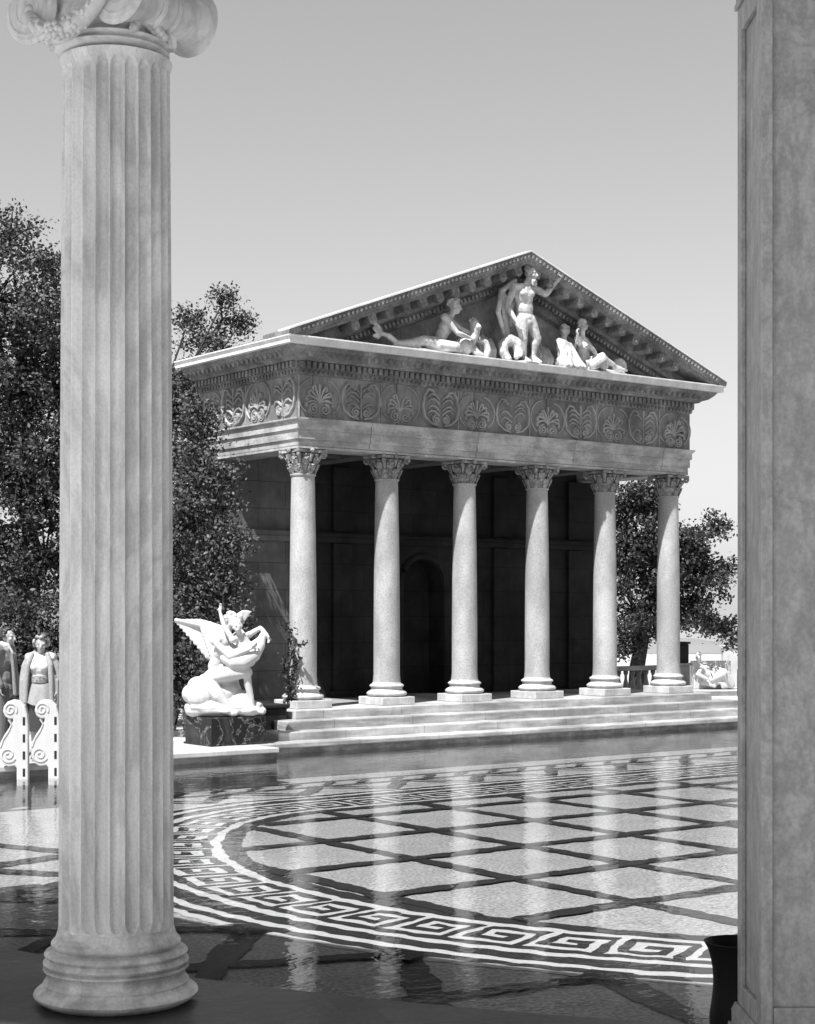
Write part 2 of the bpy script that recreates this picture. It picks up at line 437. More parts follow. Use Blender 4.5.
def bxy(s, w):
    pu = np.interp(s, _s, _pu); pv = np.interp(s, _s, _pv); nu = np.interp(s, _s, _nu); nv = np.interp(s, _s, _nv)
    return (float(pu+nu*w), float(pv+nv*w))
def wob(u, v, a=.030):
    du = math.sin(9.1*u+2.3*v+1.0)+.7*math.sin(17.3*u-11.9*v+.4)+.6*math.sin(-6.7*u+21.1*v+2.0)+.5*math.sin(31*u+27*v)
    dv = math.sin(3.1*u+8.7*v+.3)+.7*math.sin(-13.3*u+15.1*v+1.7)+.6*math.sin(23.7*u+5.9*v+.2)+.5*math.sin(29*u-33*v)
    return (u+a*.45*du, v+a*.45*dv)
def strip(mb, s0, s1, w0, w1, z):
    n = max(1, int((s1-s0)/.06)); vs_ = []
    for k in range(n+1):
        s = s0+(s1-s0)*k/n
        a = wob(*bxy(s, w0)); b = wob(*bxy(s, w1)); vs_ += [(a[0],a[1],z),(b[0],b[1],z)]
    mb.add(vs_, [(2*k,2*k+2,2*k+3,2*k+1) for k in range(n)])
mw = MB(); strip(mw, 0, S_END, 0, 1.66, FLOOR_Z+.004)
tag(framed(mw.build('white_mosaic', M['poolwhite'])), kind='structure')
md = MB(); zd = FLOOR_Z+.008
strip(md, 0, S_END, .0, .20, zd)
strip(md, 0, S_END, 1.12, 1.32, zd)
strip(md, 0, S_END, 1.45, 1.56, zd)
# greek key: dark ground cells between the light fret
KEY = ["11111110",
       "10000010",
       "10111010",
       "10100010",
       "10111110",
       "10000000",
       "11111111"]
rows = len(KEY); cols_ = len(KEY[0])
w0, w1 = .32, 1.0
L = .60; nrep = int(S_END/L); L = S_END/nrep
for rep in range(nrep):
    for ri, row in enumerate(KEY):
        c0 = 0
        while c0 < cols_:
            if row[c0] == '1':
                c1 = c0
                while c1+1 < cols_ and row[c1+1] == '1': c1 += 1
                strip(md, (rep+c0/cols_)*L, (rep+(c1+1)/cols_)*L, w0+(w1-w0)*ri/rows, w0+(w1-w0)*(ri+1)/rows, zd)
                c0 = c1+1
            else: c0 += 1
def inside(u, v):
    if v > ARC_TOP: return False
    if u < 3 and math.hypot(u-PC[0], v-PC[1]) > R_IN+.1: return False
    if v > ARC_TOP-.75 and u < -3.0 and not (math.hypot(u+2.9, (v-(ARC_TOP-2.2))) < 2.15): return False
    return True
def line2(mb, p, q, w, z):
    d = Vector((q[0]-p[0], q[1]-p[1])); d.normalize(); n = Vector((-d.y, d.x))*w/2
    k_ = max(1, int(math.hypot(q[0]-p[0], q[1]-p[1])/.06)); vs_ = []
    for i in range(k_+1):
        t = i/k_; u = p[0]+(q[0]-p[0])*t; v = p[1]+(q[1]-p[1])*t
        a = wob(u+n.x, v+n.y); c = wob(u-n.x, v-n.y); vs_ += [(a[0],a[1],z),(c[0],c[1],z)]
    mb.add(vs_, [(2*i,2*i+2,2*i+3,2*i+1) for i in range(k_)])
def clipped(mb, p, q, w, z):
    n = 400; run = None
    for k in range(n+1):
        t = k/n; u = p[0]+(q[0]-p[0])*t; v = p[1]+(q[1]-p[1])*t
        ok = inside(u, v)
        if ok and run is None: run = (u,v)
        if (not ok or k == n) and run is not None: line2(mb, run, (u,v), w, z); run = None
for k in range(-4, 10): clipped(md, (-.15+1.47*k, -20), (-.15+1.47*k, -5), .19, zd+.004)
for k in range(0, 9): clipped(md, (-8, -5.75-1.53*k), (13, -5.75-1.53*k), .19, zd+.008)
# net of dark diamonds outside the ring
def pol(r, a): return (PC[0]+r*math.cos(a), PC[1]+r*math.sin(a))
for k in range(-11, 17):
    a = R(-160.2+11.7*k); h = R(5.85)
    if math.sin(a)*8.5+PC[1] > -4.6: continue
    for j, (I, Q) in enumerate(((7.40, 8.5), (9.75, 8.5), (9.75, 11.0))):
        line2(md, pol(I, a), pol(Q, a+h), .24, zd+.004*(1+j)); line2(md, pol(I, a), pol(Q, a-h), .17, zd+.004*(4+j))
    line2(md, pol(7.35, a), pol(7.62, a), .32, zd+.03)
# far strip: triangles and a thin fret along the edge under the temple
for k in range(0, 12):
    u = -5.2+1.45*k
    line2(md, (u,-3.5), (u+.7,-2.75), .2, zd+.012); line2(md, (u+.7,-2.75), (u+1.45,-3.5), .12, zd+.016)
md.box(-7,14,-2.75,-2.66,zd-.002,zd+.002); md.box(-7,14,-2.22,-2.14,zd-.002,zd+.002)
for k in range(34):
    u = -6.8+.6*k
    line2(md, (u,-2.6), (u+.42,-2.3), .1, zd+.012)
tag(framed(md.build('black_mosaic', M['pooldark'])), kind='structure')

# hills far away
hl = MB()
def hill(mb, cx, cy, lx, ly, h, seed, nx=50, ny=10):
    g = np.random.default_rng(seed); vs_ = []
    ph = g.uniform(0, 6, 6)
    for i in range(nx+1):
        for j in range(ny+1):
            x = i/nx*2-1; y = j/ny*2-1
            prof = max(0, 1-x*x)**.8 * (.75+.18*math.sin(5*x+ph[0])+.1*math.sin(13*x+ph[1])+.05*math.sin(29*x+ph[2]+2*y)) * max(0, 1-y*y)
            vs_.append((cx+x*lx, cy+y*ly, -60+(h+60)*prof))
    mb.add(vs_, [(i*(ny+1)+j, (i+1)*(ny+1)+j, (i+1)*(ny+1)+j+1, i*(ny+1)+j+1) for i in range(nx) for j in range(ny)])
hill(hl, 820, 2600, 900, 400, 95, 1)
hill(hl, 460, 1900, 420, 300, -2, 3)
hill(hl, 1400, 3400, 1200, 500, 190, 2)
tag(hl.build('hills', M['hill'], smooth=60), kind='structure')

# ------------------------------------------------------------------ THE TEMPLE
temple = empty('temple_portico', T0, TA)
tag(temple, 'white marble temple front with six columns, carved frieze and sculpted pediment across the pool', 'temple')
ZS = .42
# steps: three risers up to the column platform, and the slab at the water
sm_ = MB()
sm_.box(-1.78, UE+2.2, -1.54, -.95, -.05, .022)
sm_.build('step', M['steps'], temple, bevel=.015)
for (v, z0, z1, uu) in ((-1.17,.0,.15,1.3),(-.87,.0,.285,.95)):
    b = MB(); b.box(-uu+ .1, UE+uu, v, v+.6, z0, z1); b.build('step', M['steps'], temple, bevel=.018)
b = MB(); b.box(-.52, UE+.56, -.57, 2.9, 0, ZS); b.build('column_platform', M['steps'], temple, bevel=.015)

# one column, six times
def make_column():
    c = empty('column'); c.parent = temple
    b = MB(); b.box(-.33,.33,-.33,.33,0,.13); b.build('plinth', M['colbase'], c, bevel=.012)
    b = MB()
    prof = [(.20,.128)]
    def torus(r, z0, z1, o):
        return [(r+o*math.sin(PI*k/8), z0+(z1-z0)*k/8) for k in range(9)]
    prof += torus(.285,.132,.225,.045) + [(.272,.228),(.255,.245),(.252,.26),(.258,.27)] + torus(.25,.275,.335,.032) + [(.236,.34),(.228,.365),(.2,.366)]
    b.lathe(prof, 40); b.build('base', M['colbase'], c, smooth=50)
    b = MB(); zs0, zs1 = .36, 3.62
    pr = []
    for k in range(25):
        t = k/24; r = .214-.030*t**1.7 + .004*math.sin(PI*t)
        if t < .02: r += .012
        pr.append((r, zs0+(zs1-zs0)*t))
    pr += [(.196,zs1+.002),(.204,zs1+.014),(.204,zs1+.03),(.19,zs1+.04)]
    b.lathe(pr, 48); b.build('shaft', M['granite'], c, smooth=40)
    # capital
    b = MB(); z0 = zs1+.03
    b.lathe([(.17,z0),(.182,z0+.02),(.185,z0+.15),(.20,z0+.25),(.235,z0+.32),(.2,z0+.335)], 24)
    def leaf(a, zb, h, w, out):
        pts = []; rad = []
        for k in range(8):
            t = k/7
            r = .19+out*t**2.2 + (.03*math.sin(PI*t))
            z = zb+h*math.sin(min(t*1.15, 1.0)*PI/2*1.0) - (.05 if k == 7 else 0) - (.018 if k == 6 else 0)
            pts.append((r*math.cos(a), r*math.sin(a), z)); rad.append(w*(.55+.6*math.sin(PI*min(1,t*.8+.15)))*(1 if k < 6 else .7))
        b.tube(pts, rad, 8, flat=.3, up=(math.cos(a), math.sin(a), .01))
        for sd in (-1,1):
            for k in (2,4):
                p = Vector(pts[k]); tdir = Vector((-math.sin(a), math.cos(a), .4))*sd
                tdir.z = .4
                b.tube([p, p+tdir*w*.9+Vector((math.cos(a),math.sin(a),0))*.02], [w*.4, w*.16], 5)
    for k in range(8):
        leaf(2*PI*k/8, z0+.01, .14, .05, .055)
        leaf(2*PI*(k+.5)/8, z0+.05, .22, .05, .085)
    for k in range(4):
        a = PI/4+k*PI/2
        pts = []
        for q in range(14):
            t = q/13
            if t < .5: r = .2+.24*t; z = z0+.16+.34*t; pts.append((r*math.cos(a), r*math.sin(a), z))
            else:
                w = (t-.5)*2*1.5*PI; rr = .045*(1-.5*(t-.5)*2); r = .325+rr*math.sin(w); z = z0+.295+rr*math.cos(w); pts.append((r*math.cos(a), r*math.sin(a), z))
        b.tube(pts, [.028]*14, 6)
        a2 = k*PI/2
        b.ell((.262*math.cos(a2), .262*math.sin(a2), z0+.365), (.04,.04,.04), n=8, k=6)
        for q in range(3):
            b.tube([(.21*math.cos(a2+ (q-1)*.3), .21*math.sin(a2+(q-1)*.3), z0+.2), (.25*math.cos(a2+(q-1)*.45), .25*math.sin(a2+(q-1)*.45), z0+.31)], [.02,.03], 5)
    out = []
    for k in range(4):
        a = PI/4+k*PI/2
        for q in range(9):
            t = q/8; c0 = Vector((math.cos(a), math.sin(a)))*.4; c1 = Vector((math.cos(a+PI/2), math.sin(a+PI/2)))*.4
            p = c0.lerp(c1, .04+.92*t); am = a+PI/4
            p -= Vector((math.cos(am), math.sin(am)))*(.055*math.sin(PI*t))
            out.append((p.x, p.y))
    b.poly(out, z0+.335, 4.04-.012-.0, 'xy')
    b.build('capital', M['corinth'], c, smooth=35)
    return c
proto = make_column()
columns = []
for k in range(6):
    o = proto if k == 0 else copy_tree(proto, temple)
    o.location = (UE/5*k, 0, ZS); o.rotation_euler = (0,0,0)
    columns.append(o)

VB = 2.72
def usweep(mb, prof, vb=VB):
    """sweep a closed (offset, z) profile round the left side, front and right side"""
    rings = []
    for c in range(4):
        ring = []
        for o, z in prof:
            ring.append([(-o, vb, z), (-o, -o, z), (UE+o, -o, z), (UE+o, vb, z)][c])
        rings.append(ring)
    mb.loft(rings)
b = MB(); usweep(b, [(-.28,4.46),(.255,4.46),(.255,4.595),(.282,4.603),(.282,4.745),(.309,4.753),(.309,4.86),(.35,4.90),(.35,4.925),(-.28,4.925)])
b.build('architrave', M['architrave'], temple)
b = MB(); b.box(-.27, UE+.27, -.27, VB-.01, 4.61, 4.7)
for k in range(1,5): b.box(UE/5*k-.2, UE/5*k+.2, .281, VB-.3, 4.47, 4.605)
b.box(.281, UE-.281, 1.0, 1.2, 4.49, 4.603)
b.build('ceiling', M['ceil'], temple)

# frieze with palmettes and lotus flowers
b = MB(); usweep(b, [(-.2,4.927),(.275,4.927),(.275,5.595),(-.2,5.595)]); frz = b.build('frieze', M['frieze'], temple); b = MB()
def arcpts(c, r, a0, a1, n=9): return [(c[0]+r*math.cos(a0+(a1-a0)*k/n), c[1]+r*math.sin(a0+(a1-a0)*k/n)) for k in range(n+1)]
def spiral(c, r0, turns, a0, sgn, n=16): return [(c[0]+r0*(1-.8*k/n)*math.cos(a0+sgn*turns*2*PI*k/n), c[1]+r0*(1-.8*k/n)*math.sin(a0+sgn*turns*2*PI*k/n)) for k in range(n+1)]
def palmette():
    L_ = []
    for k in range(-4,5):
        a = k*R(21); ln = .30-.02*abs(k); cu = .05*(1 if k >= 0 else -1)
        bx, bz = 0.0, .22
        pts = []
        for q in range(8):
            t = q/7; aa = a*(.55+.45*t); pts.append((bx+ln*t*math.sin(aa)*1.0, bz+ln*t*math.cos(aa)))
        if k: 
            ex, ez = pts[-1]; pts += [(ex+cu*.55, ez-.015), (ex+cu*.6, ez-.055), (ex+cu*.2, ez-.07)]
        L_.append((pts, [.011+.012*min(1,i/6) for i in range(len(pts))]))
    for sd in (-1,1):
        L_.append((spiral((sd*.105,.125), .085, 1.6, PI/2, -sd), .016))
        L_.append((arcpts((sd*.105,.125), .1, PI/2, PI/2-sd*1.6*PI, 12), .009))
        L_.append((arcpts((sd*.1,.33), .29, PI/2-sd*.2-(0 if sd>0 else 0), PI/2-sd*2.6, 12), .012))
    return L_
def lotus():
    L_ = []
    for sd in (-1,1):
        pts = [(sd*.06,.03),(sd*.2,.06),(sd*.33,.16),(sd*.37,.32),(sd*.34,.5),(sd*.26,.60),(sd*.17,.58),(sd*.12,.50)]
        L_.append((pts, .02))
        for q in range(4):
            zz = .25+.085*q
            L_.append(([(sd*.03,zz-.05),(sd*.12,zz+.02),(sd*.2,zz+.035),(sd*.26,zz-.02)], [.014,.018,.016,.01]))
        L_.append((spiral((sd*.1,.13), .08, 1.6, PI/2, -sd), .017)); L_.append((arcpts((sd*.1,.13), .03, 0, 2*PI, 8), .016))
    L_.append(([(0,.04),(0,.3),(0,.6)], [.018,.014,.02]))
    return L_
PAL, LOT = palmette(), lotus()
def relief(mapf, up, n_units, length):
    st = length/n_units
    for k in range(n_units):
        s0 = (k+.5)*st
        wear = random.uniform(.75, 1.3); ox = random.uniform(-.03, .03)
        for pts, rad in (PAL if k % 2 == 0 else LOT):
            if random.random() < .12: continue
            vz = random.uniform(.94, 1.04)
            b.tube([mapf(s0+ox+x*min(1, st/.78), 4.945+z*vz) for x, z in pts], [r_*1.2*wear*random.uniform(.8,1.15) for r_ in (rad if hasattr(rad, '__len__') else [rad]*len(pts))], 6, flat=1.5, up=up)
        if k % 2 == 0: b.tube([mapf(k*st, 4.93), mapf(k*st, 5.59)], .012, 5, up=up)
relief(lambda s, z: (-.26+s, -.281, z), (0,-1,0), 11, UE+.52)
relief(lambda s, z: (-.281, VB-s, z), (-1,0,0), 4, VB+.24)
relief(lambda s, z: (UE+.281, -.26+s, z), (1,0,0), 4, VB+.24)
b.build('carving', M['carving'], frz, smooth=50)

# cornice mouldings, dentils, white corona
b = MB(); usweep(b, [(-.2,5.597),(.29,5.597),(.31,5.62),(.31,5.66),(.335,5.68),(.335,5.79),(.40,5.80),(.43,5.83),(.52,5.86),(.60,5.93),(.64,5.988),(-.2,5.988)])
def rows_along(step, f):
    """f(position on face, which) for every small ornament along the three faces"""
    n = int((UE+.6)/step)
    for k in range(n): f(-.3+(k+.5)*(UE+.6)/n, 'f')
    n = int((VB+.3)/step)
    for k in range(n):
        f(-.3+(k+.5)*(VB+.3)/n, 'l'); f(-.3+(k+.5)*(VB+.3)/n, 'r')
def block(o0, o1, z0, z1, w):
    def f(p, w_):
        if w_ == 'f': b.box(p-w/2, p+w/2, -o1, -o0, z0, z1)
        elif w_ == 'l': b.box(-o1, -o0, p-w/2, p+w/2, z0, z1)
        else: b.box(UE+o0, UE+o1, p-w/2, p+w/2, z0, z1)
    return f
rows_along(.105, block(.32,.392,5.695,5.785,.062))
def egg(o, z, r):
    def f(p, w_):
        c = {'f': (p,-o,z), 'l': (-o,p,z), 'r': (UE+o,p,z)}[w_]
        b.ell(c, (r*.8,r*.8,r*1.2), n=6, k=5)
    return f
rows_along(.135, egg(.565,5.90,.058))
rows_along(.09, egg(.325,5.645,.032))
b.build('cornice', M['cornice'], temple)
b = MB(); usweep(b, [(-.2,5.99),(.72,5.99),(.72,6.075),(.75,6.085),(.75,6.11),(-.2,6.11)], vb=VB+.06)
b.build('corona', M['corona'], temple, bevel=.006)

# pediment
AP_U, AP_Z, EV_U, EV_Z = UE/2, 7.99, -.752, 6.20
SL = (AP_Z-EV_Z)/(AP_U-EV_U)
def zr(u): return AP_Z - SL*abs(u-AP_U)
b = MB(); tri = [(EV_U+.95, 6.1), (AP_U, zr(AP_U)-.27), (2*AP_U-EV_U-.95, 6.1)]
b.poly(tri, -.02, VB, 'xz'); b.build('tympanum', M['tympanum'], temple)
def rake(prof, name, mat, n=40, zmin=6.1085, extra=None, bev=0):
    b_ = MB()
    for sd in (-1, 1):
        rings = []
        for k in range(n+1):
            d = (AP_U-EV_U)*(1-k/n); u = AP_U+sd*d
            rings.append([(u, v, max(zmin, AP_Z-SL*d-w)) for v, w in prof])
        b_.loft(rings)
    if extra: extra(b_)
    return b_.build(name, mat, temple)
def rake_orn(b_):
    n = 13
    for sd in (-1,1):
        for k in range(n):
            d = .30+k*.335; u = AP_U+sd*d; zt = AP_Z-SL*d
            if zt-.40 < 6.13: continue
            m = Matrix.Translation((u, 0, zt)) @ Matrix.Rotation(sd*math.atan(SL), 4, 'Y')
            b_.box(-.075,.075,-.69,-.37,-.33,-.20, m); b_.box(-.09,.09,-.70,-.37,-.215,-.19, m)
            b_.ell(m @ Vector((0,-.66,-.31)), (.07,.05,.05), n=8, k=5)
        for k in range(56):
            d = .08+k*.082; u = AP_U+sd*d; zt = AP_Z-SL*d
            m = Matrix.Translation((u, 0, zt)) @ Matrix.Rotation(sd*math.atan(SL), 4, 'Y')
            if zt-.52 > 6.13: b_.box(-.026,.026,-.33,-.27,-.505,-.44, m)
            if zt-.15 > 6.12: b_.ell(m @ Vector((0,-.75,-.085)), (.034,.035,.045), n=6, k=4)
rake([(-.71,.028),(-.765,.03),(-.75,.13),(-.71,.16),(-.71,.215),(-.36,.235),(-.36,.42),(-.27,.43),(-.27,.52),(-.2,.53),(-.14,.60),(-.018,.62),(-.018,.028)], 'raking_cornice', M['cornice'], extra=rake_orn)
rake([(-.785,.0),(-.785,.026),(-.45,.026),(-.45,.0)], 'rake_cap', M['corona'], zmin=6.113)
rake([(-.017,.20),(-.017,.25),(VB+.1,.25),(VB+.1,.20)], 'roof', M['rooftile'], zmin=6.113)

# cella wall with pilasters, string course and an arched niche
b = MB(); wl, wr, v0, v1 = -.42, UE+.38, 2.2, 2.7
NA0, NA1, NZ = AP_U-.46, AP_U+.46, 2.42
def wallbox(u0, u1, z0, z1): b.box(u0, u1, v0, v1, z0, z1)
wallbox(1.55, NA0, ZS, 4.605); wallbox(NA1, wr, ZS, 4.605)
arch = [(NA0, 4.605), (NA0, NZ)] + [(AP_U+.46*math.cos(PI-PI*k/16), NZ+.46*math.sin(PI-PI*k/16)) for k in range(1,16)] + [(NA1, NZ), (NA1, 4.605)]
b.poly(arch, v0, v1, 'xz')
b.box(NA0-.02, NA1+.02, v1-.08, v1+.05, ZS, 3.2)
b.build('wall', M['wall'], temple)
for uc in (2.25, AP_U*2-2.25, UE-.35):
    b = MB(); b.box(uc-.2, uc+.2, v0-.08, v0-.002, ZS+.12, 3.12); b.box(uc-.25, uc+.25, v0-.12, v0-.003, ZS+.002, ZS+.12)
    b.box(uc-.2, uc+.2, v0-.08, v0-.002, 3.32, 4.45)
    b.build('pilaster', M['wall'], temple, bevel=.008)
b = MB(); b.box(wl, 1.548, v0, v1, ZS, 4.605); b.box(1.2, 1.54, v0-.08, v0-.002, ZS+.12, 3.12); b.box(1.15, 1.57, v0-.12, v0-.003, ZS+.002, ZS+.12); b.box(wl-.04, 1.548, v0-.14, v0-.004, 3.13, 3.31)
b.build('anta', M['antawall'], temple, bevel=.008)  # left stretch of the same wall, in the painted sunlit tone
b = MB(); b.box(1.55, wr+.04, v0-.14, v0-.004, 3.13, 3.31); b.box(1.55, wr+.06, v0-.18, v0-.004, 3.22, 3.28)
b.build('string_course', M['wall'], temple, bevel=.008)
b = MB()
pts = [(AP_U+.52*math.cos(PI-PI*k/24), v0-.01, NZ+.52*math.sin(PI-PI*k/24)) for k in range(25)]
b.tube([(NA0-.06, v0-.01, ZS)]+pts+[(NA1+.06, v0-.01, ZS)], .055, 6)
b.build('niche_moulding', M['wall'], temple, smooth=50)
# ------------------------------------------------------------------ THE COLONNADE IN FRONT: fluted column, pier, entablature overhead
COLX, COLY = -1.438, 8.2
fc = empty('fluted_column', (COLX, COLY, 0))
tag(fc, 'tall fluted marble column with round moulded base in the left foreground', 'column')
b = MB()
def half_round(r, z0, z1, o, n=8): return [(r+o*math.sin(PI*k/n), z0+(z1-z0)*k/n) for k in range(n+1)]
pr = [(.33,.004)] + half_round(.352,.006,.092,.05) + [(.352,.096),(.356,.104),(.35,.112),(.340,.125),(.337,.14),(.341,.158),(.350,.168),(.356,.170),(.356,.180)]
pr += half_round(.338,.184,.222,.018,6) + [(.334,.226)] + half_round(.336,.228,.262,.014,6) + [(.326,.266),(.318,.268)] + half_round(.30,.274,.318,.017,6) + [(.296,.325),(.288,.345),(.282,.37),(.2,.372)]
b.lathe(pr, 72); b.build('base', M['flutebase'], fc, smooth=35)
# shaft with 24 flutes, rounded at both ends
b = MB(); NF, PERF = 24, 14; z0, z1 = .365, 4.655
zl = [z0, .372] + [.372+.075*(k/9)**1.5 for k in range(1,10)] + list(np.linspace(.5, 4.46, 26)) + [4.59-.075*((9-k)/9)**1.5 for k in range(0,10)] + [4.61, 4.63]
rings = []
for z in zl:
    t = (z-z0)/(z1-z0); Rr = .281-.019*t**1.6
    if z > 4.59: Rr += .012*((z-4.59)/.04)
    ring = []
    for k in range(NF*PERF):
        a = 2*PI*k/(NF*PERF); q = ((k % PERF)+.5)/PERF*2-1
        d = 0
        if abs(q) < .82:
            qq = q/.82
            lo = .380+.045*(1-math.sqrt(max(0,1-qq*qq))); hi = 4.585-.045*(1-math.sqrt(max(0,1-qq*qq)))
            if lo < z < hi: d = .040*math.sqrt(max(0, 1-qq*qq)) * min(1, math.sqrt(min(z-lo, hi-z)/.03))
        ring.append(((Rr-d)*math.cos(a+.06), (Rr-d)*math.sin(a+.06), z))
    rings.append(ring)
b.loft(rings); b.build('shaft', M['flute'], fc, smooth=32)
# ionic capital turned towards the corner
cap_ = empty('capital', (-.02,0,.235), R(-31)); cap_.scale = (.95,.95,.94); cap_.parent = fc
b = MB()
b.lathe([(.25,4.69),(.272,4.70)] + half_round(.276,4.705,4.735,.02,6) + [(.272,4.738)] + half_round(.272,4.74,4.775,.028,6)+[(.262,4.78),(.25,4.80),(.27,4.84),(.29,4.88),(.28,4.92),(.2,4.93)], 64)
b.build('necking', M['capital'], cap_, smooth=40)
b = MB(); b.box(-.27,.27,-.245,.245,4.86,5.07)
b.poly([(-.34,-.34),(-.17,-.30),(.17,-.30),(.34,-.34),(.30,-.17),(.30,.17),(.34,.34),(.17,.30),(-.17,.30),(-.34,.34),(-.30,.17),(-.30,-.17)], 5.08, 5.285, 'xy')
b.build('abacus', M['capital'], cap_, bevel=.01)
for sx in (-1, 1):
    b = MB(); rings = []
    prof = []
    for k in range(33):
        t = k/32; y = -.31+.62*t; e = abs(2*t-1)
        r = .10+.075*e**1.8
        if e > .93: r = .175-.02*((e-.93)/.07)**2
        if e < .16: r = .118
        if .16 <= e < .21: r = .104
        if .21 <= e < .27: r = .116
        prof.append((r, y))
    rings = [[(sx*.29+r*math.cos(2*PI*q/36), y, 4.915+r*math.sin(2*PI*q/36)) for q in range(36)] for r, y in prof]
    b.loft(rings)
    for sy in (-1, 1):
        pts = []; rad = []
        for k in range(70):
            t = k/69; a = PI/2 + sx*0 - sx*t*2.6*2*PI; rr = .155*(1-.86*t)
            pts.append((sx*.29+rr*math.cos(a), sy*.305, 4.915+rr*math.sin(a))); rad.append(.013*(1-.55*t))
        b.tube(pts, rad, 6, up=(0,1,0)); b.ell((sx*.29, sy*.31, 4.915), (.028,.02,.028), n=10, k=6)
    b.build('volute', M['capital'], cap_, smooth=35)
g_ = random.Random(3)
b = MB()
def swag(p, q, sag, r, out):
    pts = []; rad = []
    p = Vector(p); q = Vector(q); n = 22
    for k in range(n+1):
        t = k/n; c = p.lerp(q, t); s = 1-(2*t-1)**2
        pts.append(c + Vector(out)*s*.05 + Vector((0,0,-sag*s))); rad.append(r*(.5+.6*s))
    b.tube(pts, rad, 10)
    for k in range(2, n-1):
        for m_ in range(5):
            a = g_.uniform(0, 2*PI); c = pts[k]; rr = rad[k]
            d = Vector(out)*math.cos(a) + Vector((0,0,1))*math.sin(a)
            if d.dot(Vector(out)) < -.2: continue
            b.ell(c+d*rr*.95, (rr*.34,)*3, n=6, k=4)
    c = pts[n//2]+Vector(out)*r*1.05
    for m_ in range(6):
        a = m_*PI/3; sidev = Vector((-out[1], out[0], 0)); b.ell(c + sidev*.03*math.cos(a)+Vector((0,0,.03*math.sin(a))), (.02,.02,.02), n=7, k=5)
    b.ell(c+Vector(out)*.01, (.016,)*3, n=7, k=5)
swag((-.27,-.33,4.88), (.25,-.33,4.90), .165, .05, (0,-1,0))
b.build('garland', M['capital'], cap_, smooth=50)
b = MB()
def spray(base, tip, w):
    base = Vector(base); tip = Vector(tip); n = 7
    for k in range(n):
        t = k/(n-1); c = base.lerp(tip, t); d = (tip-base).normalized()
        side = d.cross(Vector((0,0,1))).normalized()
        for sd in (-1,1):
            b.ell(c + side*sd*w*.4*(1-t*.5) + Vector((0,0,-.006)), (.03*(1-.3*t), .022, .035*(1-.3*t)), n=8, k=5)
        b.ell(c, (.022,.022,.03), n=7, k=5)
for sx in (-1,1):
    for sy in (-1,1): spray((sx*.285, sy*.10, 4.90), (sx*.275, sy*.02+.16*sx*0+sy*.13, 4.775), .05)
for a_ in (-20, 10): spray((.30*math.cos(R(a_)), .30*math.sin(R(a_)), 4.87), (.305*math.cos(R(a_+28)), .305*math.sin(R(a_+28)), 4.775), .06)
for a_ in (190, 160): spray((.30*math.cos(R(a_)), .30*math.sin(R(a_)), 4.87), (.305*math.cos(R(a_-28)), .305*math.sin(R(a_-28)), 4.775), .06)
b.build('leaf_spray', M['capital'], cap_, smooth=50)

# panelled pier
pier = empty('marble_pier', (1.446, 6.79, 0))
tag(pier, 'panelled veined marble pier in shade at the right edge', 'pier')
PW, PD = .29, .49
b = MB(); b.box(-.035, PW+.035, -.035, PD+.035, .005, .12); b.box(-.022, PW+.022, -.022, PD+.022, .12, .17)
for k in range(5):
    x = .0
    b.box(-.012-.003*k, PW+.012+.003*k, -.012-.003*k, PD+.012+.003*k, .17+.008*(4-k), .178+.008*(4-k))
b.build('base', M['pier'], pier, bevel=.008)
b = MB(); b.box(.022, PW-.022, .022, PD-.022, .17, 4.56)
def stile(x0,x1,y0,y1): b.box(x0,x1,y0,y1,.212,4.55)
fw = .05
for y0, y1 in ((-.0, .021), (PD-.021, PD)):
    stile(.001, fw, y0, y1); stile(PW-fw, PW-.001, y0, y1)
    b.box(fw+.002, PW-fw-.002, y0, y1, .212, .30); b.box(fw+.002, PW-fw-.002, y0, y1, 4.44, 4.55)
for x0, x1 in ((.0, .0212), (PW-.0212, PW)):
    stile(x0, x1, .022, .09); stile(x0, x1, PD-.085, PD-.022)
    b.box(x0, x1, .091, PD-.086, .212, .30); b.box(x0, x1, .091, PD-.086, 4.44, 4.55)
b.build('shaft', M['pier'], pier, bevel=.004)
b = MB()
for k, (o, za, zb) in enumerate(((.012,4.555,4.58),(.005,4.582,4.64),(.02,4.642,4.67),(.035,4.672,4.72),(.05,4.722,4.80),(.03,4.802,5.0),(.06,5.002,5.08),(.08,5.082,5.2))):
    b.box(-o, PW+o, -o, PD+o, za, zb)
b.build('capital', M['pier'], pier, bevel=.005)

# entablature and roof slab of the colonnade, curved round the pool's end
ent = MB()
def arc_solid(mb, r0, r1, a0, a1, z0, z1, n=48):
    rings = []
    for k in range(n+1):
        a = a0+(a1-a0)*k/n; rings.append([(PC[0]+r*math.cos(a), PC[1]+r*math.sin(a), z) for r, z in ((r0,z0),(r1,z0),(r1,z1),(r0,z1))])
    mb.loft(rings)
en = empty('colonnade_roof', T0, TA)
tag(en, 'curved stone entablature and roof carried by the near colonnade, just above the frame', 'roof')
arc_solid(ent, 10.92, 11.4, R(178), R(278), 5.2, 5.45); ent.build('architrave', M['architrave'], en)
ent = MB(); arc_solid(ent, 11.15, 15.0, R(178), R(278), 5.455, 5.8); ent.build('roof_slab', M['architrave'], en)
ent = MB(); arc_solid(ent, 14.6, 15.0, R(231), R(278), .005, 5.45); ent.build('back_wall', M['architrave'], en)  # unseen wall added to cut sky light on the near column's right side
del ent

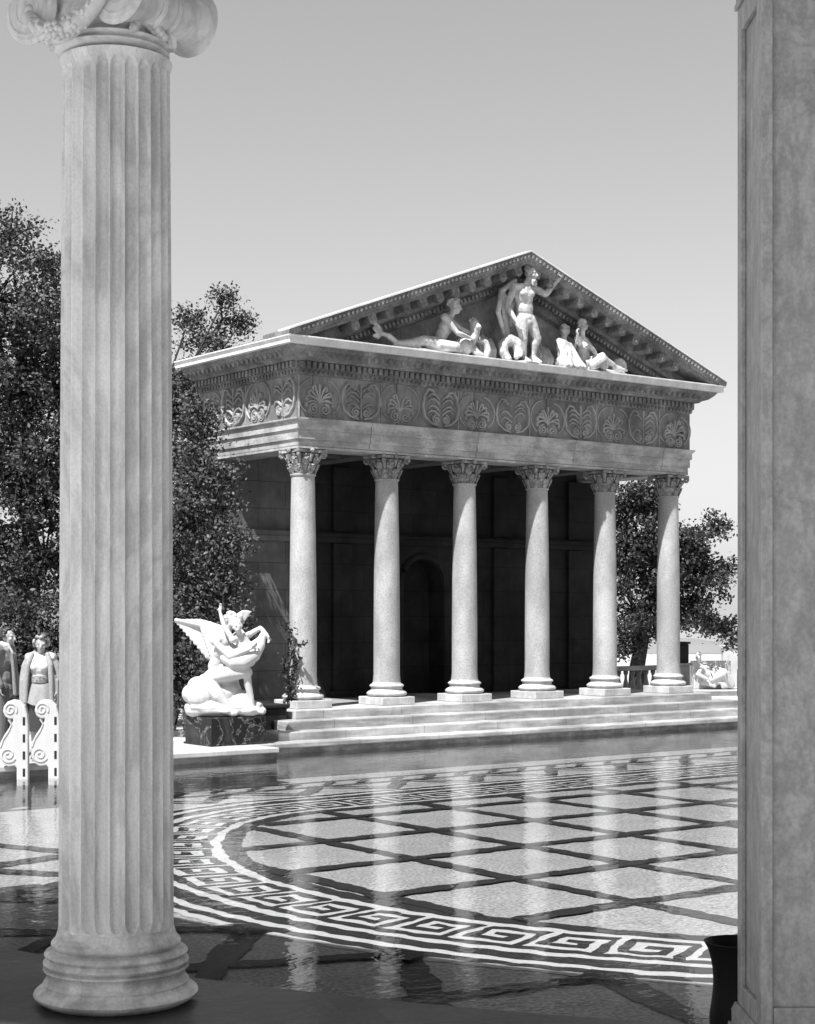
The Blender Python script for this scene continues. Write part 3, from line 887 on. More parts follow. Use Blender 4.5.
# dark urn by the pier foot
b = MB(); b.lathe([(.06,.0),(.085,.004),(.105,.02),(.118,.05),(.124,.09),(.124,.13),(.117,.18),(.110,.24),(.107,.29),(.110,.35),(.118,.40),(.130,.445),(.146,.475),(.150,.482),(.143,.484),(.12,.44),(.09,.36),(.0,.355)], 44)
urn = b.build('urn', M['bronze'], None, smooth=50); urn.location = (1.475, 7.42, .0); urn.scale = (1,1,.93)
tag(urn, 'small black flared urn standing at the foot of the right pier', 'urn')
# ------------------------------------------------------------------ figures
def basis(side, up):
    x = Vector(side).normalized(); z = Vector(up); z = (z - x*z.dot(x)).normalized(); y = z.cross(x)
    return Matrix((x, y, z)).transposed()          # columns: side, (back->front is -y), up
def head(mb, c, fwd, s=1.0, up=(0,0,1), hair=None, beard=False, ears=True):
    f = Vector(fwd).normalized(); u = Vector(up).normalized(); sd = f.cross(u).normalized(); u = sd.cross(f).normalized()
    B = Matrix((sd, f, u)).transposed(); c = Vector(c)
    P = lambda x, y, z: c + B @ Vector((x, y, z))*s
    mb.ell(P(0,-.012,.025), (.073*s,.092*s,.092*s), B)
    mb.ell(P(0,.028,-.03), (.058*s,.062*s,.085*s), B)
    mb.ell(P(0,.06,-.085), (.03*s,.025*s,.022*s), B, 8, 6)                 # chin
    mb.cap(P(0,.083,.012), P(0,.108,-.028), .010*s, .016*s, 8)             # nose
    for k in (-1,1):
        mb.ell(P(k*.033,.074,.022), (.028*s,.014*s,.010*s), B, 8, 6)      # brow
        mb.ell(P(k*.03,.076,.004), (.013*s,.010*s,.009*s), B, 8, 6)       # eye
        mb.ell(P(k*.042,.06,-.028), (.024*s,.022*s,.02*s), B, 8, 6)       # cheek
        if ears: mb.ell(P(k*.075,-.008,-.005), (.012*s,.02*s,.032*s), B, 8, 6)
    mb.ell(P(0,.083,-.052), (.024*s,.012*s,.008*s), B, 8, 6)              # lips
    mb.ell(P(0,.081,-.063), (.02*s,.011*s,.007*s), B, 8, 6)
    if hair: 
        g = random.Random(hair)
        for k in range(34):
            th = g.uniform(0, 2*PI); ph = g.uniform(-.2, 1.5)
            d = Vector((math.cos(th)*math.cos(ph), math.sin(th)*math.cos(ph), math.sin(ph)))
            if d.y > .25 and d.z < .55: continue
            mb.ell(P(d.x*.078, -.012+d.y*.096, .03+d.z*.098), (.024*s,)*3, None, 7, 5)
    if beard:
        g = random.Random(5)
        for k in range(16): mb.ell(P(g.uniform(-.045,.045), .062+g.uniform(-.02,.02), -.09-g.uniform(0,.07)), (.022*s,)*3, None, 7, 5)
def hand(mb, w, d, palm, s=1.0, curl=.5):
    """palm, four unequal bent fingers and a thumb from the side of the palm"""
    d = Vector(d).normalized(); n = Vector(palm); n = (n-d*n.dot(d)).normalized(); sd = d.cross(n); w = Vector(w)
    B = Matrix((sd, d, n)).transposed()
    mb.ell(w+d*.045*s, (.038*s,.05*s,.016*s), B, 10, 7)
    for k, (o, l) in enumerate(((-.028,.062),(-.010,.074),(.009,.07),(.027,.054))):
        p = w + d*.082*s + sd*o*s; a = curl*.6
        p1 = p + (d*math.cos(a)+n*math.sin(a))*l*.45*s; a2 = curl*1.5
        p2 = p1 + (d*math.cos(a2)+n*math.sin(a2))*l*.33*s; a3 = curl*2.2
        p3 = p2 + (d*math.cos(a3)+n*math.sin(a3))*l*.25*s
        mb.chain([p-d*.02*s, p, p1, p2, p3], [.009*s,.009*s,.0085*s,.008*s,.007*s], 6)
    t0 = w+d*.02*s-sd*.028*s; t1 = t0+(d*.6-sd*.75+n*.3).normalized()*.035*s; t2 = t1+(d*.9-sd*.2+n*.35).normalized()*.03*s
    mb.chain([t0,t1,t2], [.012*s,.010*s,.008*s], 6)
def torso(mb, J, s, female=False):
    pel, ch, nk = Vector(J['pelvis']), Vector(J['chest']), Vector(J['neck'])
    shl, shr = Vector(J['shL']), Vector(J['shR'])
    B = basis(shr-shl, nk-ch); hl_, hr_ = Vector(J.get('hipL', pel)), Vector(J.get('hipR', pel))
    hs = (hr_-hl_) if (hr_-hl_).length > 1e-4 else (shr-shl)
    Bp = basis(hs, ch-pel)
    mid = pel.lerp(ch, .5)
    mb.ell(pel, (.150*s,.105*s,.115*s), Bp); mb.ell(mid, (.122*s,.092*s,.13*s), B)
    mb.ell(ch, (.150*s,.108*s,.155*s), B); mb.ell(ch.lerp(nk,.5), (.12*s,.085*s,.09*s), B)
    mb.cap(ch, mid, .10*s, .10*s)
    for sh in (shl, shr): mb.cap(nk.lerp(ch,.25), sh, .055*s, .055*s)
    mb.cap(ch.lerp(nk,.6), Vector(J['head'])-Vector((0,0,.03*s)), .058*s, .05*s)
    f = -(B @ Vector((0,1,0)))
    for k in (-1,1):
        if female: mb.ell(ch + B @ Vector((k*.066*s,-.095*s,-.02*s)), (.055*s,.05*s,.055*s), B, 10, 7)
        else: mb.ell(ch + B @ Vector((k*.066*s,-.075*s,.03*s)), (.07*s,.04*s,.05*s), B, 10, 7)
        mb.ell(pel + Bp @ Vector((k*.068*s,.06*s,-.03*s)), (.075*s,.075*s,.08*s), Bp, 10, 7)
    for zz in (-.03,.03,.09): mb.ell(mid + B @ Vector((0,-.07*s,zz*s-.02*s)), (.06*s,.03*s,.03*s), B, 8, 6)
def arm(mb, sh, el, wa, s, hd=None, palm=(0,0,-1), curl=.5):
    sh, el, wa = Vector(sh), Vector(el), Vector(wa)
    mb.ell(sh, (.062*s,)*3); mb.chain([sh, sh.lerp(el,.45), el], [.052*s,.050*s,.038*s])
    mb.chain([el, el.lerp(wa,.3), wa], [.039*s,.042*s,.026*s])
    hand(mb, wa, hd if hd is not None else (wa-el), palm, s, curl)
def leg(mb, hp, kn, an, to, s):
    hp, kn, an, to = map(Vector, (hp, kn, an, to))
    mb.chain([hp, hp.lerp(kn,.35), kn], [.092*s,.086*s,.056*s]); mb.ell(kn, (.058*s,)*3)
    d = (an-kn).normalized(); ft = (to-an).normalized(); bk = (-(ft - d*ft.dot(d)))
    bk = bk.normalized() if bk.length > 1e-3 else Vector((0,1,0))
    mb.chain([kn, kn.lerp(an,.32)+bk*.018*s, kn.lerp(an,.7), an], [.054*s,.058*s,.042*s,.034*s])
    mb.cap(an-ft*.03*s-Vector((0,0,.02*s)), an.lerp(to,.55)-Vector((0,0,.012*s)), .034*s, .036*s); mb.cap(an.lerp(to,.5)-Vector((0,0,.012*s)), to, .038*s, .024*s)
    mb.cap(an, an.lerp(to,.5), .036*s, .032*s)
def folds(mb, p, q, out, n, w, r, sag=0.0, g=None):
    """hanging cloth: a row of rounded folds between two lines p (top) and q (bottom)"""
    p0, p1 = map(Vector, p); q0, q1 = map(Vector, q)
    for k in range(n):
        t = (k+.5)/n; a = p0.lerp(p1, t); c = q0.lerp(q1, t); o = Vector(out)*(.5+.5*math.sin(k*2.4))*r*.9
        mb.chain([a, a.lerp(c,.5)+o-Vector((0,0,sag)), c+o], [r*.8, r, r*1.1], 7)

# --- winged group on its dark pedestal
PEDC = uvw(-2.015, -1.02)
b = MB(); b.box(-.455,.455,-.375,.375,.022,.42); b.box(-.475,.475,-.395,.395,.022,.05)
ped = b.build('statue_pedestal', M['verde'], None, bevel=.01); ped.location = PEDC; ped.rotation_euler = (0,0,TA)
tag(ped, 'low black veined marble pedestal under the winged statue', 'pedestal')
b = MB()
for (x,y,z,rx,ry,rz) in ((-.1,0,.09,.50,.34,.13),(.25,.0,.08,.28,.30,.11),(-.33,.02,.08,.24,.28,.12),(-.36,.05,.30,.2,.2,.2),(-.12,.0,.28,.26,.24,.2),(.1,.05,.18,.2,.2,.14),(-.5,.05,.32,.1,.14,.14),(.42,.05,.07,.12,.2,.09)):
    b.ell((x,y,z), (rx,ry,rz), Matrix.Rotation(x*2, 3, 'Z'), 18, 11)
g_ = random.Random(11)
for k in range(26):
    a = g_.uniform(0, 2*PI); b.ell((.47*math.cos(a)-.04, .30*math.sin(a), g_.uniform(.03,.16)), (g_.uniform(.06,.12),)*2+(g_.uniform(.03,.07),), None, 9, 6)
JA = dict(pelvis=(-.25,.0,.53), chest=(-.05,-.03,.93), neck=(.02,-.05,1.18), head=(.07,-.06,1.37), shL=(-.16,-.16,1.08), shR=(.08,.16,1.10), hipL=(-.22,-.1,.52), hipR=(-.22,.1,.52))
torso(b, JA, 1.0)
head(b, JA['head'], (.75,-.62,-.25), 1.02, (.1,.05,1), hair=4)
arm(b, JA['shL'], (.06,-.30,.86), (.36,-.32,.98), 1.0, (.8,-.1,.55), (0,.6,.8), .9)
arm(b, JA['shR'], (.22,.22,1.22), (.36,.1,1.02), 1.0, (.5,-.6,-.3), (0,-.6,-.6), .8)
leg(b, JA['hipL'], (.31,-.18,.62), (.39,-.16,.12), (.53,-.22,.06), 1.02)
leg(b, JA['hipR'], (-.02,.16,.22), (-.42,.18,.20), (-.55,.18,.12), 1.02)
# second figure leaning back in his arms
JB = dict(pelvis=(.34,.02,.80), chest=(.26,-.1,1.02), neck=(.2,-.14,1.18), head=(.17,-.19,1.29), shL=(.10,-.22,1.10), shR=(.34,.02,1.17), hipL=(.32,-.08,.78), hipR=(.40,.08,.80))
torso(b, JB, .86, True)
head(b, JB['head'], (-.25,-.85,.35), .92, (-.3,.0,1), hair=8)
arm(b, JB['shR'], (.50,-.02,1.27), (.60,-.08,1.17), .86, (.25,-.1,-1), (-.3,-.3,-.2), .4)
arm(b, JB['shL'], (-.02,-.18,1.30), (-.08,-.12,1.50), .86, (.1,0,1), (0,-1,0), .3)
b.ell((.14,.0,.86), (.24,.18,.2)); b.ell((.0,.02,.62), (.24,.18,.18)); b.ell((-.05,.06,.42), (.26,.2,.22)); b.chain([(-.2,-.1,.56),(.05,-.18,.62),(.30,-.2,.64)], [.12,.12,.085], 12)
# cloth swag under her, and drapery over the rock
pts = [(.0,-.2,.84),(.12,-.25,.78),(.26,-.25,.79),(.40,-.2,.88),(.49,-.14,1.02),(.53,-.06,1.16)]
b.chain(pts, [.08,.10,.11,.10,.08,.05], 12)
pts = [(.0,-.1,.90),(.14,-.14,.88),(.28,-.16,.90),(.4,-.12,.98),(.48,-.06,1.08)]; b.chain(pts, [.1,.12,.12,.1,.06], 12)
b.ell((-.36,-.02,.40), (.20,.22,.17), Matrix.Rotation(.5, 3, 'Y')); b.ell((-.22,.0,.46), (.19,.2,.17)); b.ell((-.50,-.02,.30), (.11,.16,.09))
b.chain([(-.24,-.14,.46),(-.10,-.24,.30),(.02,-.26,.17)], [.12,.10,.07], 12); b.chain([(.02,-.26,.17),(-.24,-.24,.15),(-.46,-.2,.14)], [.07,.065,.045], 10)
b.ell((-.36,-.14,.28), (.2,.15,.17)); b.ell((-.05,.0,.13), (.55,.34,.15), None, 20, 11); b.ell((.22,-.02,.2), (.2,.2,.18)); b.ell((.02,.02,.34), (.22,.2,.2))
# wings: layered feathers
def wing(root0, root1, tip, n, w, drop, yb):
    r0, r1, tp = map(Vector, (root0, root1, tip))
    for k in range(n):
        t = k/(n-1); base = r0.lerp(r1, t); end = tp.lerp(r1+Vector(drop), t**1.2)
        midp = base.lerp(end, .5)+Vector((0,yb*.5,.05*(1-t)))
        b.tube([base, base.lerp(midp,.6), midp, midp.lerp(end,.6), end], [w*.9, w*1.1, w, w*.85, w*.4], 8, flat=.45, up=(0,1,0))
    for k in range(n):
        t = k/(n-1); base = r0.lerp(r1, t); end = base.lerp(tp.lerp(r1+Vector(drop), t**1.2), .5)
        b.tube([base+Vector((0,-.03,0)), base.lerp(end,.6)+Vector((0,-.035,0)), end+Vector((0,-.025,0))], [w*.8, w*.85, w*.5], 8, flat=.45, up=(0,1,0))
wing((.0,.02,1.24), (-.14,.06,.84), (-.74,.26,1.36), 10, .055, (-.16,.06,.02), .1)
b.cap((.0,.02,1.24), (-.72,.25,1.385), .05, .028)
wing((.12,.2,1.40), (.16,.2,1.28), (.38,.26,1.50), 5, .035, (.12,.05,.1), .05)
stt = sculpt(b, 'winged_statue', M['statue'], None, .0125, 2)
stt.location = (PEDC.x+.0, PEDC.y-.0, .42); stt.rotation_euler = (0,0,R(6))
tag(stt, 'brilliant white marble group of a kneeling winged youth holding a leaning figure', 'statue')

# --- pediment sculpture, standing on the cornice
PZ = 6.111
def ped_fig(name, u, mb, mat, label, voxel=.014, group=None, sm=2, vv=-.42):
    o = sculpt(mb, name, mat, None, voxel, sm); o.location = uvw(u, vv, PZ); o.rotation_euler = (0,0,TA)
    return tag(o, label, 'statue', group)
# standing bearded sea god
b = MB(); o_ = Vector((4.12, 0, PZ)); q = lambda u, z, v=0.0: Vector((u-4.12, v, z-PZ))
J = dict(pelvis=q(4.12,6.88,.02), chest=q(4.08,7.24,.0), neck=q(4.12,7.46,-.01), head=q(4.20,7.63,-.05), shL=q(3.88,7.38,.0), shR=q(4.30,7.42,.02), hipL=q(4.04,6.84), hipR=q(4.21,6.85))
torso(b, J, 1.28); b.ell(q(4.10,7.05,.0), (.17,.12,.2)); head(b, J['head'], (.35,-.9,-.1), 1.2, (0,0,1), hair=2, beard=True)
arm(b, J['shL'], q(3.76,7.05,.06), q(3.86,6.80,-.06), 1.3, (.2,-.1,-1), (1,-.2,0), .7)
arm(b, J['shR'], q(4.56,7.33,-.02), q(4.70,7.53,-.12), 1.3, (.4,-.3,.8), (-.4,-.6,.2), 1.1)
leg(b, J['hipL'], q(4.05,6.52,-.03), q(4.09,6.20,.0), q(4.08,6.14,-.16), 1.28); leg(b, J['hipR'], q(4.33,6.54,-.07), q(4.28,6.24,.0), q(4.33,6.14,-.15), 1.25)
b.ell(q(4.12,6.12), (.3,.22,.035), None, 18, 6)
folds(b, (q(3.86,7.44,.12), q(4.32,7.46,.12)), (q(3.80,6.75,.2), q(4.36,6.85,.2)), (0,-1,0), 7, .05, .045)
folds(b, (q(3.66,7.2,.12), q(3.78,7.3,.12)), (q(3.80,6.5,.18), q(3.95,6.4,.2)), (0,-1,0), 3, .05, .04)
b.chain([q(3.92,7.5,.04), q(3.66,7.3,.08), q(3.60,6.95,.1), q(3.74,6.62,.12)], [.045,.05,.045,.035], 8)
b.ell(q(4.13,6.79,-.05), (.09,.08,.07))
fig_god = ped_fig('sea_god_statue', 4.12, b, M['pedfig'], 'standing nude bearded marble god with cloak and raised arm at the middle of the pediment', voxel=.011, vv=-.57)
# coiled dolphin at his feet
b = MB(); q = lambda u, z, v=0.0: Vector((u-3.85, v, z-PZ))
b.chain([q(3.78,6.16,-.1), q(3.72,6.28,-.05), q(3.74,6.42,-.02), q(3.85,6.50,-.06), q(3.96,6.44,-.12), q(3.97,6.30,-.16), q(3.88,6.20,-.2)], [.07,.085,.09,.10,.10,.09,.05], 10)
for s_ in (-1,1): b.tube([q(3.78,6.17,-.1), q(3.70+s_*.05,6.14,-.16), q(3.66+s_*.1,6.18,-.2)], [.04,.05,.02], 7, flat=.5)
b.ell(q(3.93,6.4,-.19), (.03,.03,.03), None, 8, 6); b.chain([q(3.97,6.32,-.2), q(3.93,6.22,-.26)], [.05,.03], 8)
ped_fig('dolphin_statue', 3.85, b, M['pedfig'], 'small coiled marble dolphin at the feet of the standing god')
# reclining figure with fish tail, on the left
b = MB(); q = lambda u, z, v=0.0: Vector((u-2.3, v, z-PZ))
J = dict(pelvis=q(2.34,6.30,.0), chest=q(2.50,6.58,-.02), neck=q(2.58,6.79,-.04), head=q(2.65,6.93,-.07), shL=q(2.40,6.72,-.12), shR=q(2.66,6.73,.1), hipL=q(2.28,6.28,-.08), hipR=q(2.30,6.28,.06))
torso(b, J, 1.08); head(b, J['head'], (.8,-.55,-.1), 1.12, (-.1,0,1), hair=6)
arm(b, J['shR'], q(2.86,6.58,.0), q(3.02,6.50,-.1), 1.1, (1,-.3,-.4), (0,-.4,-.9), .9)
arm(b, J['shL'], q(2.58,6.46,-.24), q(2.84,6.42,-.22), 1.1, (1,0,-.1), (0,.5,-.9), .9)
b.chain([q(2.26,6.28,-.06), q(2.0,6.30,-.1), q(1.72,6.24,-.06), q(1.50,6.22,-.02), q(1.36,6.32,.0), q(1.20,6.36,.02)], [.12,.09,.065,.055,.05,.03], 10)
b.chain([q(2.3,6.24,-.14), q(2.52,6.23,-.26), q(2.62,6.20,-.22)], [.11,.085,.07], 10)
for s_ in (-.06,.02,.09): b.tube([q(1.24,6.36,.02), q(1.14,6.36+s_,.0), q(1.04,6.40+s_*1.6,.0)], [.04,.06,.02], 7, flat=.4, up=(0,1,0))
b.ell(q(1.9,6.14,.02), (.75,.2,.05), None, 20, 7)
ped_fig('merman_statue', 2.3, b, M['pedfig'], 'marble merman reclining with outstretched tail in the left corner of the pediment')
# jar and sea beast in front of him
b = MB(); q = lambda u, z, v=0.0: Vector((u-3.0, v, z-PZ))
b.ell(q(2.82,6.28,-.08), (.16,.15,.16), None, 14, 9); b.chain([q(2.92,6.34,-.1), q(3.02,6.44,-.1), q(3.06,6.58,-.1), q(3.05,6.68,-.1)], [.1,.085,.09,.08], 10)
b.ell(q(3.07,6.62,-.14), (.07,.09,.06), None, 10, 7)
for k in range(6):
    a = -1.2+.48*k; b.cap(q(3.06,6.66,-.08), q(3.06+.1*math.sin(a),6.70+.09*math.cos(a),-.06), .03, .016, 7)
b.chain([q(2.98,6.28,-.12), q(3.02,6.18,-.2), q(3.1,6.15,-.22)], [.07,.06,.05], 8); b.chain([q(3.12,6.42,-.1), q(3.25,6.38,-.14), q(3.29,6.25,-.16), q(3.22,6.15,-.18)], [.05,.06,.06,.05], 8)
ped_fig('sea_horse_statue', 3.0, b, M['pedfig'], 'marble sea horse with spiky mane beside the arm of the left reclining merman')
# pair of nymphs on the right
b = MB(); q = lambda u, z, v=0.0: Vector((u-5.15, v, z-PZ))
J = dict(pelvis=q(5.12,6.26,.02), chest=q(5.10,6.52,.0), neck=q(5.12,6.66,.0), head=q(5.17,6.77,.02), shL=q(4.97,6.60,-.04), shR=q(5.24,6.60,.06), hipL=q(5.05,6.25,-.04), hipR=q(5.2,6.25,.04))
torso(b, J, .98, True); head(b, J['head'], (.6,.75,.1), 1.05, (0,0,1), hair=9)
arm(b, J['shR'], q(5.34,6.50,-.05), q(5.32,6.66,-.14), .8, (-.1,-.2,1), (-1,0,0), .8); arm(b, J['shL'], q(4.93,6.4,-.16), q(5.0,6.24,-.24), .8, (.3,-.2,-1), (1,0,0), .5)
folds(b, (q(5.0,6.56,-.10), q(5.22,6.55,-.08)), (q(4.84,6.16,-.2), q(5.40,6.16,-.22)), (0,-1,0), 8, .05, .05)
folds(b, (q(4.98,6.36,-.12), q(5.26,6.36,-.12)), (q(4.88,6.14,-.28), q(5.36,6.14,-.3)), (0,-1,0), 6, .05, .05)
ped_fig('draped_nymph_statue', 5.15, b, M['pedfig'], 'seated marble nymph in pleated drapery right of the standing god')
b = MB(); q = lambda u, z, v=0.0: Vector((u-5.8, v, z-PZ))
J = dict(pelvis=q(5.66,6.27,.02), chest=q(5.55,6.56,-.02), neck=q(5.53,6.74,-.03), head=q(5.52,6.88,-.05), shL=q(5.38,6.66,-.08), shR=q(5.68,6.68,.04), hipL=q(5.66,6.26,-.08), hipR=q(5.72,6.26,.08))
torso(b, J, 1.06, True); head(b, J['head'], (-.75,-.6,-.05), 1.12, (0,0,1), hair=12)
arm(b, J['shL'], q(5.36,6.50,-.2), q(5.26,6.68,-.22), 1.05, (-.3,0,1), (.8,-.2,0), .8); arm(b, J['shR'], q(5.74,6.46,-.14), q(5.52,6.52,-.26), 1.05, (-1,-.1,.2), (0,-.5,-.8), .7)
leg(b, J['hipL'], q(5.86,6.40,-.2), q(6.18,6.24,-.2), q(6.38,6.2,-.22), 1.1); leg(b, J['hipR'], q(6.05,6.40,.0), q(6.36,6.26,-.06), q(6.55,6.22,-.1), 1.1)
b.chain([q(5.62,6.22,-.26), q(5.74,6.30,-.3), q(5.80,6.22,-.3)], [.1,.11,.09], 10)
pts = [(q(6.50+.12*math.cos(a), 6.30+.11*math.sin(a), .02)) for a in [k*2*PI/12 for k in range(13)]]; b.chain(pts, [.045]*13, 8); b.ell(q(6.5,6.3,.06), (.12,.04,.11), None, 12, 8)
b.ell(q(6.0,6.15,-.04), (.6,.2,.05), None, 18, 7)
ped_fig('reclining_nymph_statue', 5.8, b, M['pedfig'], 'marble nymph reclining with legs stretched out in the right corner of the pediment')
# ribbed rocks behind the god
def rock(name, u0, u1, h0, h1, label):
    mb = MB(); uc = (u0+u1)/2; n = int((u1-u0)/.085); g = random.Random(int(u0*10))
    for k in range(n):
        x = u0-uc+(k+.5)*(u1-u0)/n; h = h0+(h1-h0)*k/n+g.uniform(-.04,.04)
        mb.chain([(x,.02,.03), (x*.99,-.03,h*.5), (x*.97,.08,h)], [.045,.045,.04], 8); mb.ell((x,.19,h*.5), (.06,.16,h*.48), None, 8, 7)
    o = sculpt(mb, name, M['rockfig'], None, .016, 1); o.location = uvw(uc, -.34, PZ); o.rotation_euler = (0,0,TA); return tag(o, label, 'rockwork')
rock('ribbed_rock', 3.12, 3.66, .44, .42, 'grey ribbed rockwork left of the standing god in the pediment')
rock('ribbed_rock', 4.46, 4.95, .44, .36, 'grey ribbed rockwork right of the standing god in the pediment')

# --- two people on the far terrace
def person_base(name, loc, rz, label):
    o = empty(name, loc, rz); return tag(o, label, 'person')
# man in a light jacket, turned to the right
mp = person_base('person', (-5.30, 21.9, 0.02), 0, 'man in light grey jacket and open white collar standing in profile beside the woman')
b = MB()
J = dict(pelvis=(-.03,0,.90), chest=(-.04,0,1.25), neck=(-.01,0,1.44), head=(.04,-.01,1.57), shL=(.01,.18,1.40), shR=(-.09,-.18,1.40), hipL=(-.02,.08,.88), hipR=(-.04,-.08,.88))
Jt = dict(J); Jt['shL'], Jt['shR'] = J['shR'], J['shL']; Jt['hipL'], Jt['hipR'] = J['hipR'], J['hipL']
torso(b, Jt, .95); head(b, J['head'], (.93,-.36,-.05), .98, (.02,0,1))
arm(b, J['shR'], (-.12,-.22,1.14), (-.02,-.22,.92), .95, (.15,0,-1), (.9,.2,0), .6); arm(b, J['shL'], (.02,.23,1.14), (.12,.2,.94), .95, (.2,0,-1), (.8,-.3,0), .6)
leg(b, J['hipR'], (-.03,-.09,.48), (-.05,-.09,.08), (.12,-.12,.03), .95); leg(b, J['hipL'], (.03,.09,.48), (.0,.09,.08), (.17,.06,.03), .95)
sculpt(b, 'body', M['skin'], mp, .009, 2)
b = MB()
g_ = random.Random(2)
for k in range(60):
    th = g_.uniform(0, 2*PI); ph = g_.uniform(-.35, 1.5); d = Vector((math.cos(th)*math.cos(ph), math.sin(th)*math.cos(ph), math.sin(ph)))
    f = d.dot(Vector((.93,-.36,0)))
    if f > .25 and d.z < .6: continue
    b.ell(Vector((.03,-.005,1.595))+Vector((d.x*.093,d.y*.083,d.z*.096)), (.024,)*3, None, 7, 5)
sculpt(b, 'hair', M['darkhair'], mp, .009, 1)
b = MB()
Bm = basis(Vector(J['shL'])-Vector(J['shR']), (0,0,1))
b.ell((-.05,0,1.25), (.20,.145,.20), Bm); b.ell((-.05,0,1.02), (.185,.15,.24), Bm); b.ell((-.05,0,.88), (.20,.165,.15), Bm); b.cap((-.08,-.17,1.39), (0,.17,1.39), .085, .085)
for sh, el, wa in ((J['shR'],(-.12,-.22,1.14),(-.03,-.22,.95)), (J['shL'],(.02,.23,1.14),(.11,.2,.97))): b.chain([sh, el, wa], [.085,.068,.056])
folds(b, ((.10,-.12,1.34),(.12,.05,1.36)), ((.14,-.13,.82),(.14,.1,.84)), (.6,-.8,0), 3, .04, .028)
b.chain([(-.07,-.07,1.46),(.05,-.11,1.40),(.12,-.05,1.2)], [.03,.035,.025], 8)
sculpt(b, 'jacket', M['suit'], mp, .011, 2)
b = MB(); b.chain([(-.05,.02,1.475),(.03,-.06,1.455),(.09,-.06,1.36)], [.045,.04,.03], 8); b.chain([(-.04,-.05,1.48),(.02,-.08,1.46)], [.035,.03], 8); sculpt(b, 'collar', M['shirt'], mp, .009, 1)
b = MB()
for hp, kn, an in (((-.04,-.09,.9),(-.03,-.09,.48),(-.05,-.09,.07)), ((-.0,.09,.9),(.03,.09,.48),(.0,.09,.07))): b.chain([hp, kn, an], [.115,.088,.075], 12)
sculpt(b, 'trousers', M['trousers'], mp, .011, 1)
b = MB()
for x, y in ((-.05,-.09),(.0,.09)): b.chain([(x-.05,y,.04),(x+.06,y-.02,.045),(x+.18,y-.04,.03)], [.045,.045,.035], 9)
sculpt(b, 'shoes', M['shoe'], mp, .009, 1)
# woman with coat over her shoulders
wp = person_base('person', (-4.76, 21.5, 0.02), 0, 'smiling woman in white blouse and pale coat hung over her shoulders, flower in her hair')
b = MB()
J = dict(pelvis=(.02,.0,.88), chest=(.01,.0,1.19), neck=(.01,.0,1.36), head=(.02,-.02,1.48), shR=(.17,-.0,1.32), shL=(-.15,.0,1.32), hipL=(-.06,0,.86), hipR=(.1,0,.86))
torso(b, J, .86, True); head(b, J['head'], (.18,-.97,-.08), .95, (.05,0,1))
arm(b, J['shL'], (-.22,.03,1.08), (-.20,-.06,.86), .84, (.05,-.2,-1), (.9,0,0), .5); arm(b, J['shR'], (.23,.03,1.08), (.23,-.08,.86), .84, (0,-.2,-1), (-.9,0,0), .5)
leg(b, J['hipL'], (-.07,-.04,.46), (-.07,.0,.08), (-.08,-.15,.03), .86); leg(b, J['hipR'], (.1,.0,.46), (.1,.03,.08), (.13,-.12,.03), .86)
sculpt(b, 'body', M['skin'], wp, .009, 2)
b = MB(); g_ = random.Random(4)
for k in range(80):
    th = g_.uniform(0, 2*PI); ph = g_.uniform(-.6, 1.5); d = Vector((math.cos(th)*math.cos(ph), math.sin(th)*math.cos(ph), math.sin(ph)))
    if -d.y > .3 and d.z < .5: continue
    b.ell(Vector((.02,-.01,1.505))+Vector((d.x*.095,d.y*.1,d.z*.1)), (.026,)*3, None, 7, 5)
hr_ = sculpt(b, 'hair', M['fairhair'], wp, .009, 1)
b = MB()
for k in range(9): b.ell((.045+.045*math.cos(k*.7), -.04+.03*math.sin(k*1.3), 1.60+.02*math.sin(k*2.1)), (.026,)*3, None, 7, 5)
sculpt(b, 'hair_flower', M['darkhair'], wp, .008, 1)
b = MB(); b.ell((.01,-.005,1.20), (.155,.125,.17)); b.ell((.01,.0,1.07), (.125,.105,.12)); b.cap((-.13,0,1.31),(.15,0,1.31),.065,.065); b.ell((-.05,-.085,1.19),(.06,.055,.06)); b.ell((.07,-.085,1.19),(.06,.055,.06))
sculpt(b, 'blouse', M['shirt'], wp, .010, 2)
b = MB(); b.lathe([(.10,.985),(.128,.99),(.132,1.02),(.128,1.075),(.10,1.08)], 28, (.015,-.005,0)); b.build('sash', M['sash'], wp, smooth=50)
b = MB(); rings = []
for k in range(9):
    t = k/8; z = .99-.27*t+ .0; ring = []
    for q_ in range(48):
        a = 2*PI*q_/48; r = (.126+.085*t**.8) * (1+.06*t*math.sin(9*a)); ring.append((.02+r*math.cos(a)*1.05, r*math.sin(a)*.9, z - .05*t*math.sin(a+2.2)))
    rings.append(ring)
b.loft(rings); b.build('tunic_skirt', M['skirt'], wp, smooth=60)
b = MB(); rings = []
for k in range(7):
    t = k/6; z = .86-.5*t; rings.append([(.02+(.15+.035*t)*(1+.05*t*math.sin(7*a))*math.cos(a), (.13+.04*t)*math.sin(a), z) for a in [2*PI*q_/40 for q_ in range(40)]])
b.loft(rings); b.build('skirt', M['darkhair'], wp, smooth=60)
b = MB()
for sx in (-1,1):
    b.chain([(.01+sx*.05,.05,1.375),(.01+sx*.135,.02,1.315),(.01+sx*.19,.02,1.20),(.01+sx*.215,.01,1.05),(.01+sx*.215,-.03,.88),(.01+sx*.22,-.03,.70+sx*.04)], [.042,.062,.064,.062,.058,.05], 10)
    b.chain([(.01+sx*.10,-.05,1.35),(.01+sx*.145,-.10,1.22),(.01+sx*.16,-.12,1.0),(.01+sx*.17,-.12,.74)], [.034,.038,.034,.03], 9)
    for k in range(3): b.chain([(.01+sx*(.17+.03*k),-.075,1.12-.05*k),(.01+sx*(.18+.025*k),-.08,.72)], [.018,.022], 7)
b.ell((.01,.10,1.15), (.19,.06,.22)); b.ell((.01,.11,.9), (.21,.06,.28))
